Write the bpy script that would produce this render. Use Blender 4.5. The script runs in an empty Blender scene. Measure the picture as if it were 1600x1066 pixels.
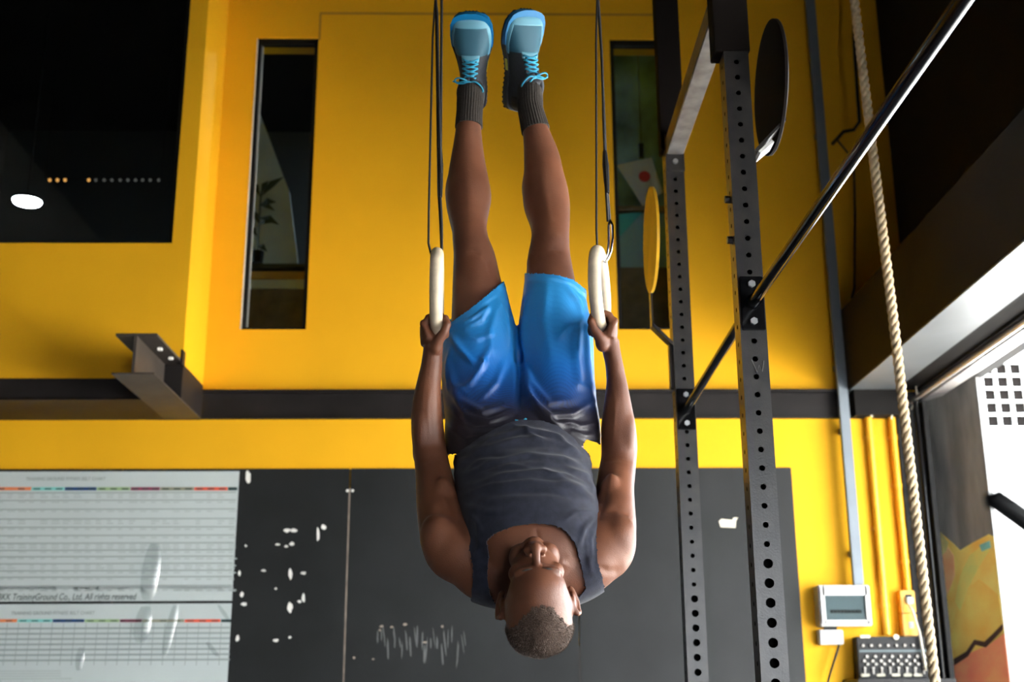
import bpy, bmesh, math, random
import numpy as np
from mathutils import Vector, Matrix

random.seed(7)
rng = np.random.default_rng(7)
SC = bpy.context.scene
COL = SC.collection

# ------------------------------------------------------------------ camera
HC = 1.24                                   # camera height above the gym floor
_vy = np.array([765 - 800., 533 - 1090.])   # where lines square to the back wall meet
_vz = np.array([764 - 800., 533 + 6047.])   # where the uprights meet
FPX = float(np.sqrt(-(_vy @ _vz)))


def _dir(v):
    d = np.array([v[0] / FPX, v[1] / FPX, -1.])
    return d / np.linalg.norm(d)


_Y, _Z = _dir(_vy), _dir(_vz)
_X = np.cross(_Y, _Z)
RW = np.stack([_X, _Y, _Z], 1)              # world -> camera
CAM = np.array([0., 0., HC])

cam = bpy.data.cameras.new('camera')
cam.sensor_width = 36
cam.lens = FPX / 1600 * 36
cam.dof.use_dof = True
cam.dof.focus_distance = 2.85
cam.dof.aperture_fstop = 4.2
cam.clip_start = 0.05
camo = bpy.data.objects.new('camera', cam)
COL.objects.link(camo)
camo.matrix_world = Matrix.Translation(CAM) @ Matrix(RW.T.tolist()).to_4x4()
SC.camera = camo


def at(px, py, Y):
    d = RW.T @ np.array([(px - 800) / FPX, (533 - py) / FPX, -1.])
    return CAM + d * (Y / d[1])


def mpp(P):                                  # metres per photo pixel at a point
    return -(RW @ (np.asarray(P) - CAM))[2] / FPX


def proj(V):
    q = (np.asarray(V) - CAM) @ RW.T
    return np.stack([800 + FPX * q[:, 0] / -q[:, 2], 533 - FPX * q[:, 1] / -q[:, 2]], 1)


# ------------------------------------------------------------------ world, sun, exposure
w = bpy.data.worlds.new('sky')
SC.world = w
w.use_nodes = True
bg = w.node_tree.nodes['Background']
bg.inputs[0].default_value = (0.86, 0.93, 1.0, 1)
bg.inputs[1].default_value = 2.0

sun = bpy.data.lights.new('sun', 'SUN')
sun.energy = 7.0
sun.angle = math.radians(1)
sun.color = (1, 0.96, 0.9)
suno = bpy.data.objects.new('sun', sun)
COL.objects.link(suno)
suno.rotation_euler = Vector((0.15, -0.50, -0.85)).to_track_quat('-Z', 'Y').to_euler()

SC.view_settings.view_transform = 'Standard'
SC.view_settings.look = 'None'
SC.view_settings.gamma = 1
SC.view_settings.use_curve_mapping = False
SC.view_settings.exposure = 3.88
SC.cycles.use_denoising = True
SC.cycles.max_bounces = 10
SC.cycles.diffuse_bounces = 6
SC.cycles.caustics_reflective = False
SC.cycles.caustics_refractive = False
SC.cycles.sample_clamp_indirect = 8


# ------------------------------------------------------------------ materials
def lin(r, g, b):
    f = lambda c: (c / 255 / 12.92) if c / 255 <= .04045 else ((c / 255 + .055) / 1.055) ** 2.4
    return (f(r), f(g), f(b), 1)


MATS = {}


def mat(name, col, rough=.5, metal=0., spec=.5, var=0., vscale=8., bump=0., bscale=60., col2=None, coat=0., detail=4., emit=None, estr=0.):
    m = bpy.data.materials.new(name)
    m.use_nodes = True
    nt = m.node_tree
    b = nt.nodes['Principled BSDF']
    b.inputs['Base Color'].default_value = col
    b.inputs['Roughness'].default_value = rough
    b.inputs['Metallic'].default_value = metal
    b.inputs['Specular IOR Level'].default_value = spec
    b.inputs['Coat Weight'].default_value = coat
    if emit:
        b.inputs['Emission Color'].default_value = emit
        b.inputs['Emission Strength'].default_value = estr
    if var or bump:
        tc = nt.nodes.new('ShaderNodeTexCoord')
    if var:
        n = nt.nodes.new('ShaderNodeTexNoise')
        n.inputs['Scale'].default_value = vscale
        n.inputs['Detail'].default_value = detail
        nt.links.new(tc.outputs['Object'], n.inputs['Vector'])
        r = nt.nodes.new('ShaderNodeValToRGB')
        c2 = col2 or tuple(list(np.array(col[:3]) * (1 - var)) + [1])
        r.color_ramp.elements[0].position = .35
        r.color_ramp.elements[1].position = .65
        r.color_ramp.elements[0].color = c2
        r.color_ramp.elements[1].color = col
        nt.links.new(n.outputs['Fac'], r.inputs['Fac'])
        nt.links.new(r.outputs['Color'], b.inputs['Base Color'])
    if bump:
        n2 = nt.nodes.new('ShaderNodeTexNoise')
        n2.inputs['Scale'].default_value = bscale
        n2.inputs['Detail'].default_value = 3
        nt.links.new(tc.outputs['Object'], n2.inputs['Vector'])
        bp = nt.nodes.new('ShaderNodeBump')
        bp.inputs['Strength'].default_value = bump
        bp.inputs['Distance'].default_value = .004
        nt.links.new(n2.outputs['Fac'], bp.inputs['Height'])
        nt.links.new(bp.outputs['Normal'], b.inputs['Normal'])
    MATS[name] = m
    return m


mat('yellow', (0.80, 0.41, 0.011, 1), .6, spec=.15, var=.07, vscale=1.7, bump=.12, bscale=140)
mat('yellow_pipe', (0.80, 0.42, 0.022, 1), .38, spec=.5)
mat('panel_black', (0.0145, 0.016, 0.017, 1), .50, spec=.3, var=.35, vscale=2.2, bump=.06, bscale=80)
mat('steel_dark', (0.013, 0.0105, 0.0105, 1), .55, spec=.25, var=.4, vscale=5, bump=.1, bscale=90)
mat('steel_bracket', (0.055, 0.045, 0.038, 1), .5, spec=.4, var=.4, vscale=6, bump=.1, bscale=60)
mat('header_shaded', (0.016, 0.011, 0.008, 1), .7, spec=.15, var=.25, vscale=3)  # header beam's unlit side, its shade put into the colour
mat('header_lit', (0.095, 0.104, 0.11, 1), .45, spec=.4, var=.2, vscale=3)  # same beam's underside, daylight from the door put into the colour
mat('dark_wall', (0.006, 0.005, 0.0045, 1), .8, spec=.2, var=.3, vscale=2)
mat('ceiling', (0.012, 0.011, 0.011, 1), .85, spec=.2)
mat('rubber_floor', (0.09, 0.09, 0.095, 1), .75, spec=.3, var=.4, vscale=90)
mat('side_wall', (0.10, 0.09, 0.08, 1), .7, spec=.2, var=.2, vscale=2)
mat('concrete_out', (0.55, 0.53, 0.50, 1), .85, var=.15, vscale=1.5)
mat('white_render', (0.82, 0.82, 0.80, 1), .8, var=.06, vscale=3, bump=.1, bscale=30)
mat('hole_shade', (0.003, 0.003, 0.003, 1), .9, spec=.1)
mat('joint_beige', (0.33, 0.27, 0.22, 1), .5, var=.4, vscale=20)
mat('fleck', (0.75, 0.75, 0.72, 1), .6)
mat('black_frame', (0.006, 0.006, 0.006, 1), .5, spec=.2)
mat('pale_trim', (0.62, 0.58, 0.46, 1), .5)
mat('conduit', (0.16, 0.19, 0.22, 1), .42, metal=.2, var=.12, vscale=6)
mat('rig_black', (0.012, 0.012, 0.0125, 1), .30, spec=.5, var=.5, vscale=22, bump=.12, bscale=220, col2=(0.022, 0.020, 0.019, 1))
mat('rig_gloss', (0.004, 0.004, 0.0045, 1), .09, spec=.22)
mat('rig_grey', (0.16, 0.155, 0.15, 1), .45, metal=.5, var=.5, vscale=14, bump=.1, bscale=80)
mat('zinc', (0.55, 0.55, 0.55, 1), .3, metal=1.)
mat('chrome', (0.75, 0.75, 0.75, 1), .12, metal=1.)
mat('target_yellow', (0.62, 0.34, 0.02, 1), .3, spec=.5, var=.3, vscale=7)
mat('target_dark', (0.006, 0.0045, 0.004, 1), .9, spec=.08)
mat('rope', (0.56, 0.44, 0.28, 1), .85, spec=.2, var=.35, vscale=60, bump=.5, bscale=400)
mat('ring_wood', (0.74, 0.62, 0.46, 1), .45, spec=.4, var=.22, vscale=26, bump=.08, bscale=160)
mat('webbing', (0.012, 0.012, 0.012, 1), .6, spec=.3, bump=.3, bscale=900)
mat('white_plastic', (0.46, 0.46, 0.455, 1), .35, spec=.5)
mat('grey_plastic', (0.27, 0.29, 0.29, 1), .4)
mat('black_plastic', (0.008, 0.008, 0.0085, 1), .5, spec=.25)
mat('knob_grey', (0.36, 0.34, 0.31, 1), .5)
mat('paper', (0.50, 0.56, 0.56, 1), .32, spec=.5, var=.05, vscale=3)
mat('paper_bright', (0.78, 0.81, 0.81, 1), .4)
mat('mezz_wall', (0.05, 0.055, 0.06, 1), .8)
mat('mezz_grey', (0.55, 0.62, 0.66, 1), .8, var=.25, vscale=3)
mat('mezz_wood', (0.20, 0.14, 0.085, 1), .6, var=.4, vscale=12)
mat('leaf', (0.03, 0.05, 0.03, 1), .5)
mat('sole_blue', lin(0, 105, 155), .5)
mat('shoe_dark', (0.022, 0.026, 0.034, 1), .7, var=.3, vscale=120, bump=.3, bscale=500)
mat('shoe_teal', lin(36, 84, 102), .6, bump=.25, bscale=700)
mat('shoe_pale', lin(95, 150, 170), .5)
mat('lace', lin(40, 150, 185), .6, bump=.2, bscale=900)
mat('sock', (0.050, 0.043, 0.038, 1), .9, spec=.15, var=.35, vscale=300, bump=.5, bscale=700)
mat('shoe_yellow', lin(190, 190, 50), .5)
mat('rail_alu', (0.55, 0.53, 0.52, 1), .35, metal=.6)
mat('eye_white', (0.6, 0.55, 0.5, 1), .2)
mat('brow', (0.02, 0.015, 0.012, 1), .8)
mat('red', lin(190, 40, 40), .5)
mat('teal', lin(70, 170, 180), .6)
mat('paleblue', lin(130, 165, 180), .6)


def glass_mat(name, tint, rough=.02, refl=.06):
    m = bpy.data.materials.new(name)
    m.use_nodes = True
    nt = m.node_tree
    nt.nodes.remove(nt.nodes['Principled BSDF'])
    out = nt.nodes['Material Output']
    tr = nt.nodes.new('ShaderNodeBsdfTransparent')
    tr.inputs[0].default_value = tint
    gl = nt.nodes.new('ShaderNodeBsdfGlossy')
    gl.inputs['Roughness'].default_value = rough
    mx = nt.nodes.new('ShaderNodeMixShader')
    mx.inputs[0].default_value = refl
    nt.links.new(tr.outputs[0], mx.inputs[1])
    nt.links.new(gl.outputs[0], mx.inputs[2])
    nt.links.new(mx.outputs[0], out.inputs[0])
    MATS[name] = m


glass_mat('window_glass', (.75, .82, .84, 1))
glass_mat('dark_glass', (.55, .6, .62, 1))
glass_mat('clear_cover', (.95, .97, .97, 1), .28, .13)


# ------------------------------------------------------------------ mesh helpers
class MB:
    def __init__(s):
        s.v, s.f = [], []

    def add(s, V, F):
        o = len(s.v)
        s.v.extend([tuple(map(float, p)) for p in V])
        s.f.extend([tuple(i + o for i in f) for f in F])
        return s

    def box(s, a, b):
        x0, y0, z0 = np.minimum(a, b)
        x1, y1, z1 = np.maximum(a, b)
        V = [(x0, y0, z0), (x1, y0, z0), (x1, y1, z0), (x0, y1, z0), (x0, y0, z1), (x1, y0, z1), (x1, y1, z1), (x0, y1, z1)]
        return s.add(V, [(0, 3, 2, 1), (4, 5, 6, 7), (0, 1, 5, 4), (1, 2, 6, 5), (2, 3, 7, 6), (3, 0, 4, 7)])

    def prism(s, poly, n, d):
        """polygon (3-D points) pushed along n by d"""
        n = np.asarray(n, float)
        P = [np.asarray(p, float) for p in poly]
        k = len(P)
        V = P + [p + n * d for p in P]
        F = [tuple(range(k))[::-1], tuple(range(k, 2 * k))] + [(i, (i + 1) % k, k + (i + 1) % k, k + i) for i in range(k)]
        return s.add(V, F)

    def tube(s, path, r, seg=10, ref=None, caps=True, flat=1.0):
        P = np.asarray(path, float)
        n = len(P)
        R = np.broadcast_to(np.asarray(r, float), (n,))
        T = np.gradient(P, axis=0)
        T /= np.linalg.norm(T, axis=1)[:, None] + 1e-12
        ref = np.asarray(ref if ref is not None else (0.123, 1, 0.077), float)
        V, F = [], []
        prev = None
        for i in range(n):
            a = ref - T[i] * (ref @ T[i]) if prev is None else prev - T[i] * (prev @ T[i])
            if np.linalg.norm(a) < 1e-6:
                a = np.array([1., 0, 0]) - T[i] * T[i][0]
            a /= np.linalg.norm(a)
            prev = a
            b = np.cross(T[i], a)
            for k in range(seg):
                t = 2 * math.pi * k / seg
                V.append(P[i] + R[i] * (a * math.cos(t) + b * math.sin(t) * flat))
        for i in range(n - 1):
            for k in range(seg):
                F.append((i * seg + k, i * seg + (k + 1) % seg, (i + 1) * seg + (k + 1) % seg, (i + 1) * seg + k))
        if caps:
            F.append(tuple(range(seg))[::-1])
            F.append(tuple(range((n - 1) * seg, n * seg)))
        return s.add(V, F)

    def disc(s, c, axis, r, d, seg=24):
        c = np.asarray(c, float)
        axis = np.asarray(axis, float)
        axis = axis / np.linalg.norm(axis)
        return s.tube([c, c + axis * d], r, seg)

    def ell(s, c, ax, r, seg=20, rings=12):
        """ellipsoid with axes ax (3x3 rows) and radii r"""
        c = np.asarray(c, float)
        A = np.asarray(ax, float)
        V = [c + A[2] * r[2]]
        for i in range(1, rings):
            ph = math.pi * i / rings
            for k in range(seg):
                t = 2 * math.pi * k / seg
                V.append(c + A[0] * r[0] * math.sin(ph) * math.cos(t) + A[1] * r[1] * math.sin(ph) * math.sin(t) + A[2] * r[2] * math.cos(ph))
        V.append(c - A[2] * r[2])
        F = [(0, 1 + k, 1 + (k + 1) % seg) for k in range(seg)]
        for i in range(rings - 2):
            for k in range(seg):
                F.append((1 + i * seg + k, 1 + (i + 1) * seg + k, 1 + (i + 1) * seg + (k + 1) % seg, 1 + i * seg + (k + 1) % seg))
        l = len(V) - 1
        F += [(l, 1 + (rings - 2) * seg + (k + 1) % seg, 1 + (rings - 2) * seg + k) for k in range(seg)]
        return s.add(V, F)

    def loft(s, rings):
        seg = len(rings[0])
        V = [p for r in rings for p in r]
        F = []
        for i in range(len(rings) - 1):
            for k in range(seg):
                F.append((i * seg + k, i * seg + (k + 1) % seg, (i + 1) * seg + (k + 1) % seg, (i + 1) * seg + k))
        F.append(tuple(range(seg))[::-1])
        F.append(tuple(range((len(rings) - 1) * seg, len(rings) * seg)))
        return s.add(V, F)


def make(name, geo, material, parent=None, origin=None, smooth=False, bevel=0., label=None, cat=None, group=None, kind=None, autosmooth=None):
    V, F = (geo.v, geo.f) if isinstance(geo, MB) else geo
    V = np.asarray(V, float)
    if parent is not None:
        org = np.array(parent['_org'])
    else:
        org = np.asarray(origin, float) if origin is not None else np.array([V[:, 0].mean(), V[:, 1].mean(), V[:, 2].min()])
    me = bpy.data.meshes.new(name)
    me.from_pydata((V - org).tolist(), [], F if isinstance(F, list) else F.tolist())
    bm = bmesh.new()
    bm.from_mesh(me)
    bmesh.ops.recalc_face_normals(bm, faces=bm.faces)
    if bevel:
        es = [e for e in bm.edges if len(e.link_faces) == 2 and e.calc_face_angle() > .5]
        bmesh.ops.bevel(bm, geom=es, offset=bevel, segments=2, affect='EDGES', clamp_overlap=True)
    bm.to_mesh(me)
    bm.free()
    if smooth:
        me.polygons.foreach_set('use_smooth', [True] * len(me.polygons))
        if autosmooth:
            me.set_sharp_from_angle(angle=math.radians(autosmooth))
    o = bpy.data.objects.new(name, me)
    COL.objects.link(o)
    me.materials.append(MATS[material] if isinstance(material, str) else material)
    if parent is not None:
        o.parent = parent
    else:
        o.location = org
    o['_org'] = org.tolist()
    tag(o, label, cat, group, kind)
    return o


def tag(o, label=None, cat=None, group=None, kind=None):
    for k, v in (('label', label), ('category', cat), ('group', group), ('kind', kind)):
        if v:
            o[k] = v
    return o


def thing(name, loc, label, cat, group=None, kind=None):
    o = bpy.data.objects.new(name, None)
    COL.objects.link(o)
    o.location = loc
    o.empty_display_size = .05
    o['_org'] = [float(c) for c in loc]
    return tag(o, label, cat, group, kind)


def box(name, a, b, material, **k):
    return make(name, MB().box(a, b), material, **k)


# ================================================================== THE ROOM
YW = 6.6          # back wall
YL = 6.13         # face of the upper left wall, which juts out over the lower one
XC = -1.584       # where that wall ends
TOP = 5.9
ZB0, ZB1 = 2.712, 2.869   # black steel band
W1 = (-1.398, -1.030, 3.228, 5.066)
W2 = (0.727, 1.095, 3.228, 5.066)
W3 = (-3.70, -1.685, 3.565, 5.62)

floor = box('floor', (-4.1, -4, -.1), (2.42, 6.8, 0), 'rubber_floor', kind='structure')
ceil_ = box('ceiling', (-4.1, -4, TOP), (2.62, 9.8, TOP + .15), 'ceiling', kind='structure')
box('wall_left', (-4.2, -4, 0), (-4.1, 9.7, TOP), 'side_wall', kind='structure')
make('wall_front', MB().box((-4.1, -4.2, 0), (1.3, -4, TOP)).box((1.3, -4.2, 2.3), (2.62, -4, TOP)), 'side_wall', kind='structure')  # low gap at the right is added to let in front fill light

m = MB()
m.box((-4.1, YW, 0), (2.26, YW + .2, ZB0 + .02))
m.box((XC - .02, YW, ZB0), (W1[0], YW + .2, TOP)).box((W1[1], YW, ZB0), (W2[0], YW + .2, TOP)).box((W2[1], YW, ZB0), (2.42, YW + .2, TOP))
for W in (W1, W2):
    m.box((W[0], YW, ZB0), (W[1], YW + .2, W[2])).box((W[0], YW, W[3]), (W[1], YW + .2, TOP))
wall_back = make('wall_back', m, 'yellow', kind='structure', origin=(0, YW, 0))
m = MB()
m.box((-4.1, YL, 2.82), (W3[0], YL + .12, TOP)).box((W3[1], YL, 2.715), (XC, YW, TOP))
m.box((W3[0], YL, 2.82), (W3[1], YL + .12, W3[2])).box((W3[0], YL, W3[3]), (W3[1], YL + .12, TOP))
make('wall_upper', m, 'yellow', kind='structure', origin=(-2.6, YL, 2.8))
# shallow seams between the boards of the yellow wall
m = MB()
for a, b in (((500, 22), (1020, 22)), ((503, 22), (497, 62))):
    P, Q = at(*a, YW), at(*b, YW)
    m.box((P[0] - .002, YW - .0015, min(P[2], Q[2]) - .002), (Q[0] + .002, YW + .001, max(P[2], Q[2]) + .002))
make('board_seam', m, mat('seam_ochre', (.42, .21, .008, 1), .7), parent=wall_back)

# steel band: channel on the main wall, deep box with soffit under the jutting wall
m = MB()
m.box((XC, YW - .012, ZB0), (2.0, YW + .001, ZB1)).box((XC, YW - .05, ZB1 - .014), (2.0, YW, ZB1)).box((XC, YW - .03, ZB0), (2.0, YW, ZB0 + .012))
make('trim_1', m, 'steel_dark', kind='structure')
m = MB()
m.box((-4.1, YL - .006, 2.716), (XC, YL + .02, 2.822)).box((-4.1, YL - .006, 2.71), (XC, YW, 2.722))
make('trim_2', m, 'steel_dark', kind='structure')
box('trim_3', (2.0, YW - .1, ZB0), (2.26, YW + .001, ZB1 + .05), 'dark_wall', kind='structure')

# black wall boards
pan = []
for i, (x0, x1) in enumerate(((-3.21, -1.984), (-1.980, -.759), (-.751, .468), (.472, 1.646))):
    p = box('wall_panel', (x0, YW - .014, .02), (x1, YW + .001, 2.436), 'panel_black', parent=wall_back, bevel=.002)
    pan.append(p)
make('joint_strip', MB().box((-.7592, YW - .012, .02), (-.7508, YW, 2.33)), 'joint_beige', parent=wall_back)
make('joint_strip', MB().box((.4682, YW - .0125, .02), (.4718, YW, 1.5)), 'steel_bracket', parent=wall_back)
m = MB()
for px, py in ((543, 767), (551, 767)):
    P = at(px, py, YW - .014)
    make('screw_head', MB().disc(P, (0, -1, 0), .008, .004, 10), 'fleck', parent=wall_back)


def flake(m, px, py, w, h, ang=0., seed=0):
    """a torn scrap of white paint w x h photo pixels"""
    r = random.Random(px * 31 + py + seed)
    k = 11
    c, s = math.cos(ang), math.sin(ang)
    poly = []
    for i in range(k):
        t = 2 * math.pi * i / k
        q = .75 + .4 * r.random()
        u, v = w / 2 * math.cos(t) * q, h / 2 * math.sin(t) * q
        poly.append(at(px + u * c - v * s, py + u * s + v * c, YW - .0145))
    m.prism(poly, (0, -1, 0), .0012)


m = MB()
for a in ((388, 746, 9, 22), (449, 829, 11, 7), (459, 829, 12, 6), (456, 850, 9, 6), (447, 854, 7, 4), (434, 851, 9, 3), (497, 835, 5, 24), (506, 824, 9, 8),
          (374, 896, 5, 9), (412, 892, 8, 4), (454, 897, 6, 18), (474, 896, 9, 5), (378, 929, 6, 9), (381, 944, 10, 6), (453, 950, 8, 17),
          (474, 935, 6, 14), (468, 940, 6, 5), (371, 998, 6, 11), (431, 1001, 9, 5), (453, 996, 5, 4), (384, 853, 4, 4), (431, 920, 4, 4)):
    flake(m, *a)
    make('paint_flake', m, 'fleck', parent=wall_back)
    m = MB()
m = MB()
for a in ((596, 979, 7, 4), (594, 985, 5, 4), (633, 976, 7, 5), (612, 980, 5, 4), (664, 1004, 8, 3), (691, 979, 4, 5), (553, 1028, 4, 4), (583, 1030, 4, 3)):
    flake(m, *a)
make('dent_mark', m, 'joint_beige', parent=wall_back, kind='stuff')
m = MB()
for i in range(26):
    x = 592 + i * 5.5 + random.uniform(-3, 3)
    y = 1005 + random.uniform(-14, 24)
    flake(m, int(x), int(y), random.uniform(1.2, 3.0), random.uniform(18, 44), random.uniform(-.15, .15))
make('scuff_mark', m, mat('scuff', (.10, .105, .105, 1), .6), parent=wall_back, kind='stuff')

# right side: upper wall, header beam, door opening
box('wall_right', (2.37, -4, 2.86), (2.62, YW + .2, TOP), 'dark_wall', kind='structure')
box('wall_right_front', (2.42, -4.2, 0), (2.62, -1.0, 2.9), 'side_wall', kind='structure')
hb = make('header_beam', MB().box((1.98, -4, 2.862), (2.232, YW, 3.33)), 'header_shaded', kind='structure', bevel=.004)
make('lit_underside', MB().box((1.982, -4, 2.853), (2.232, YW, 2.862)), 'header_lit', parent=hb)  # thin pale skin paints daylight onto the bottom of the beam
box('trim_4', (2.232, -4, 2.875), (2.39, YW, 3.0), 'dark_wall', kind='structure')
dr = thing('door_rail', (2.34, 5, 2.78), 'pale aluminium door rail under the header beam', 'rail', kind='structure')
make('guide_tube', MB().tube([(2.335, -3.9, 2.80), (2.335, YW - .03, 2.80)], .013, 10), 'rail_alu', parent=dr, smooth=True, autosmooth=40)
make('lintel_strip', MB().box((2.395, -3.9, 2.81), (2.475, YW + .05, 2.86)), 'rail_alu', parent=dr)
# jamb with a shiny door track
jb = thing('door_jamb', (2.33, YW, 0), 'black steel door jamb with vertical track beside the mural board', 'door jamb', kind='structure')
make('jamb_plate', MB().box((2.25, YW - .02, 0), (2.42, YW + .2, 2.86)), 'black_frame', parent=jb)
make('track', MB().tube([(2.335, YW - .10, 0), (2.335, YW - .10, 2.79)], .014, 12), 'rig_gloss', parent=jb, smooth=True, autosmooth=40)
make('track', MB().box((2.375, YW - .09, 0), (2.40, YW - .02, 2.79)), 'black_frame', parent=jb)

# windows
def window(name, W, y, glass, pale=True):
    x0, x1, z0, z1 = W
    t = thing(name, ((x0 + x1) / 2, y, z0), None, None, kind='structure')
    d0, d1 = y + .015, y + .06
    fw = .024
    fm = MB()
    fm.box((x0, d0, z0), (x0 + fw, d1, z1)).box((x1 - fw, d0, z0), (x1, d1, z1)).box((x0, d0, z1 - fw * 1.4), (x1, d1, z1)).box((x0, d0, z0), (x1, d1, z0 + fw * .7))
    make('window_frame', fm, 'black_frame', parent=t)
    make('window_pane', MB().box((x0 + fw, d0 + .018, z0 + fw * .7), (x1 - fw, d0 + .024, z1 - fw * 1.4)), glass, parent=t)
    if pale:
        make('window_bead', MB().box((x0 - .001, y - .002, z0), (x0 + .005, y + .014, z1 - .01)), 'pale_trim', parent=t)
        make('window_bead', MB().box((x0 + .03, d0 + .004, z0 + .02), (x0 + .036, d0 + .017, z1 - .05)), 'grey_plastic', parent=t)
    return t


window('window_1', W1, YW, 'window_glass')
window('window_2', W2, YW, 'window_glass', False)
window('window_3', W3, YL, 'dark_glass', False)

# mezzanine room behind the glass
make('mezzanine_floor', MB().box((-4.1, YL + .12, 2.83), (XC - .01, YW + .2, 2.93)).box((-4.1, YW + .2, 2.83), (2.6, 9.7, 2.93)), 'mezz_wall', kind='structure')
box('wall_mezzanine', (-4.1, 9.6, 2.9), (2.6, 9.75, TOP), 'mezz_wall', kind='structure')
box('wall_mezzanine_side', (2.45, YW + .21, 2.93), (2.55, 9.6, TOP), 'mezz_wall', kind='structure')

# pendant lamp glowing behind the big left window
lp = at(42, 317, 7.6)
lt = thing('pendant_lamp', lp, 'round white glowing lamp behind the big dark window', 'lamp')
make('housing', MB().tube([lp + (0, 0, .012), lp + (0, 0, .03), lp + (0, 0, .05)], [.098, .095, .04], 28), 'black_frame', parent=lt, smooth=True, autosmooth=40)
make('diffuser', MB().tube([lp, lp + (0, 0, .012)], [.086, .092], 28), mat('lamp_glow', (1, 1, 1, 1), .5, emit=(.86, 1, .97, 1), estr=30), parent=lt)
make('rod', MB().tube([lp + (0, 0, .05), (lp[0], lp[1], TOP)], .006, 8), 'black_frame', parent=lt)
sl = thing('string_light', at(160, 278, 7.9), 'row of faint amber bulbs behind the big dark window', 'string lights')
P0, P1 = at(70, 279, 7.9), at(252, 278, 7.9)
make('wire', MB().tube([P0, (P0 + P1) / 2 + (0, 0, -.01), P1], .003, 6), 'black_frame', parent=sl)
for P_ in (P0, P1):
    make('hanger', MB().tube([P_, (P_[0], P_[1], TOP)], .003, 6), 'black_frame', parent=sl)
mat('bulb_amber', (.3, .1, .02, 1), .5, emit=(1, .42, .10, 1), estr=.22)
mat('bulb_dim', (.1, .1, .1, 1), .5, emit=(.8, .7, .6, 1), estr=.02)
for px, mm in ((78, 'bulb_amber'), (90, 'bulb_amber'), (102, 'bulb_amber'), (139, 'bulb_amber'), (150, 'bulb_dim'), (163, 'bulb_dim'), (175, 'bulb_dim'), (188, 'bulb_dim'), (200, 'bulb_dim'), (212, 'bulb_dim'), (223, 'bulb_dim'), (235, 'bulb_dim'), (248, 'bulb_dim')):
    make('bulb', MB().ell(at(px, 279, 7.9) + (0, 0, -.012), np.eye(3), (.011, .011, .012), 10, 6), mm, parent=sl, smooth=True)

# unseen fill lamp added to brighten the mezzanine room
ml = thing('added_fill_lamp', (.3, 8.2, TOP - .08), 'unseen fill lamp added to brighten the room behind the narrow windows', 'lamp')
make('housing', MB().box((0, 8.05, TOP - .05), (.6, 8.35, TOP)), 'white_plastic', parent=ml)
make('diffuser', MB().box((.02, 8.07, TOP - .058), (.58, 8.33, TOP - .05)), mat('fill_glow', (1, 1, 1, 1), .5, emit=(.8, .93, 1, 1), estr=7), parent=ml)

# behind window 1: sloping grey board, ledge, plant, wooden base
yb = 7.25
bm_ = MB().prism([at(396, 150, yb + .45), at(372, 430, yb + .45) * (1, 1, 0) + (0, 0, 2.93), at(505, 430, yb + .45) * (1, 1, 0) + (0, 0, 2.93), at(452, 300, yb + .45)], (0, 1, 0), .03)
make('leaning_board', bm_, 'mezz_grey', label='grey sloping board leaning behind the first narrow window', cat='board', origin=at(430, 430, yb + .45))
lg = thing('window_ledge', at(430, 500, yb), 'wooden cabinet with a yellow and white top edge behind the first narrow window', 'cabinet')
def slab(px0, py0, px1, py1, y, d):
    P, Q = at(px0, py1, y), at(px1, py0, y)
    return MB().box((P[0], y, P[2]), (Q[0], y + d, Q[2]))
make('body', MB().box((at(365,452,yb)[0], yb, 2.93), (at(500,452,yb)[0], yb+.4, at(430,452,yb)[2])), 'mezz_wood', parent=lg)
make('white_edge', slab(365, 437, 500, 451, yb - .01, .42), mat('ledge_white', (.55, .6, .6, 1), .6), parent=lg)
make('yellow_edge', slab(365, 424, 500, 436, yb - .005, .41), mat('ledge_yellow', (.5, .28, .06, 1), .6), parent=lg)
make('top', slab(365, 412, 500, 418, yb, .4), 'mezz_wall', parent=lg)
pl = thing('potted_plant', at(402, 411, yb + .1), 'dark leafy plant on the cabinet behind the first narrow window', 'plant')
make('pot', MB().tube([at(402, 411, yb + .1), at(402, 394, yb + .1)], [.035, .045], 14), 'black_frame', parent=pl)
make('stem', MB().tube([at(402, 394, yb + .1), at(404, 360, yb + .1), at(408, 300, yb + .1)], .006, 6), 'leaf', parent=pl)
for (bx, by, tx, ty, wd) in ((406, 308, 395, 284, 5), (407, 306, 420, 282, 5), (407, 308, 444, 276, 6), (405, 322, 432, 316, 6), (404, 320, 430, 330, 5), (404, 340, 437, 352, 6), (404, 350, 396, 330, 5), (403, 352, 425, 348, 5), (402, 370, 390, 356, 5), (402, 385, 418, 394, 5)):
    a, b = at(bx, by, yb + .1), at(tx, ty, yb + .06)
    mid = (a + b) / 2 + (0, -.02, .012)
    s = np.cross(b - a, (0, 1, 0)); s = s / np.linalg.norm(s) * wd * .004
    make('leaf', MB().add([a, mid + s, b, mid - s, mid + (0, .004, 0)], [(0, 1, 4), (1, 2, 4), (2, 3, 4), (3, 0, 4)]), 'leaf', parent=pl)

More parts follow.
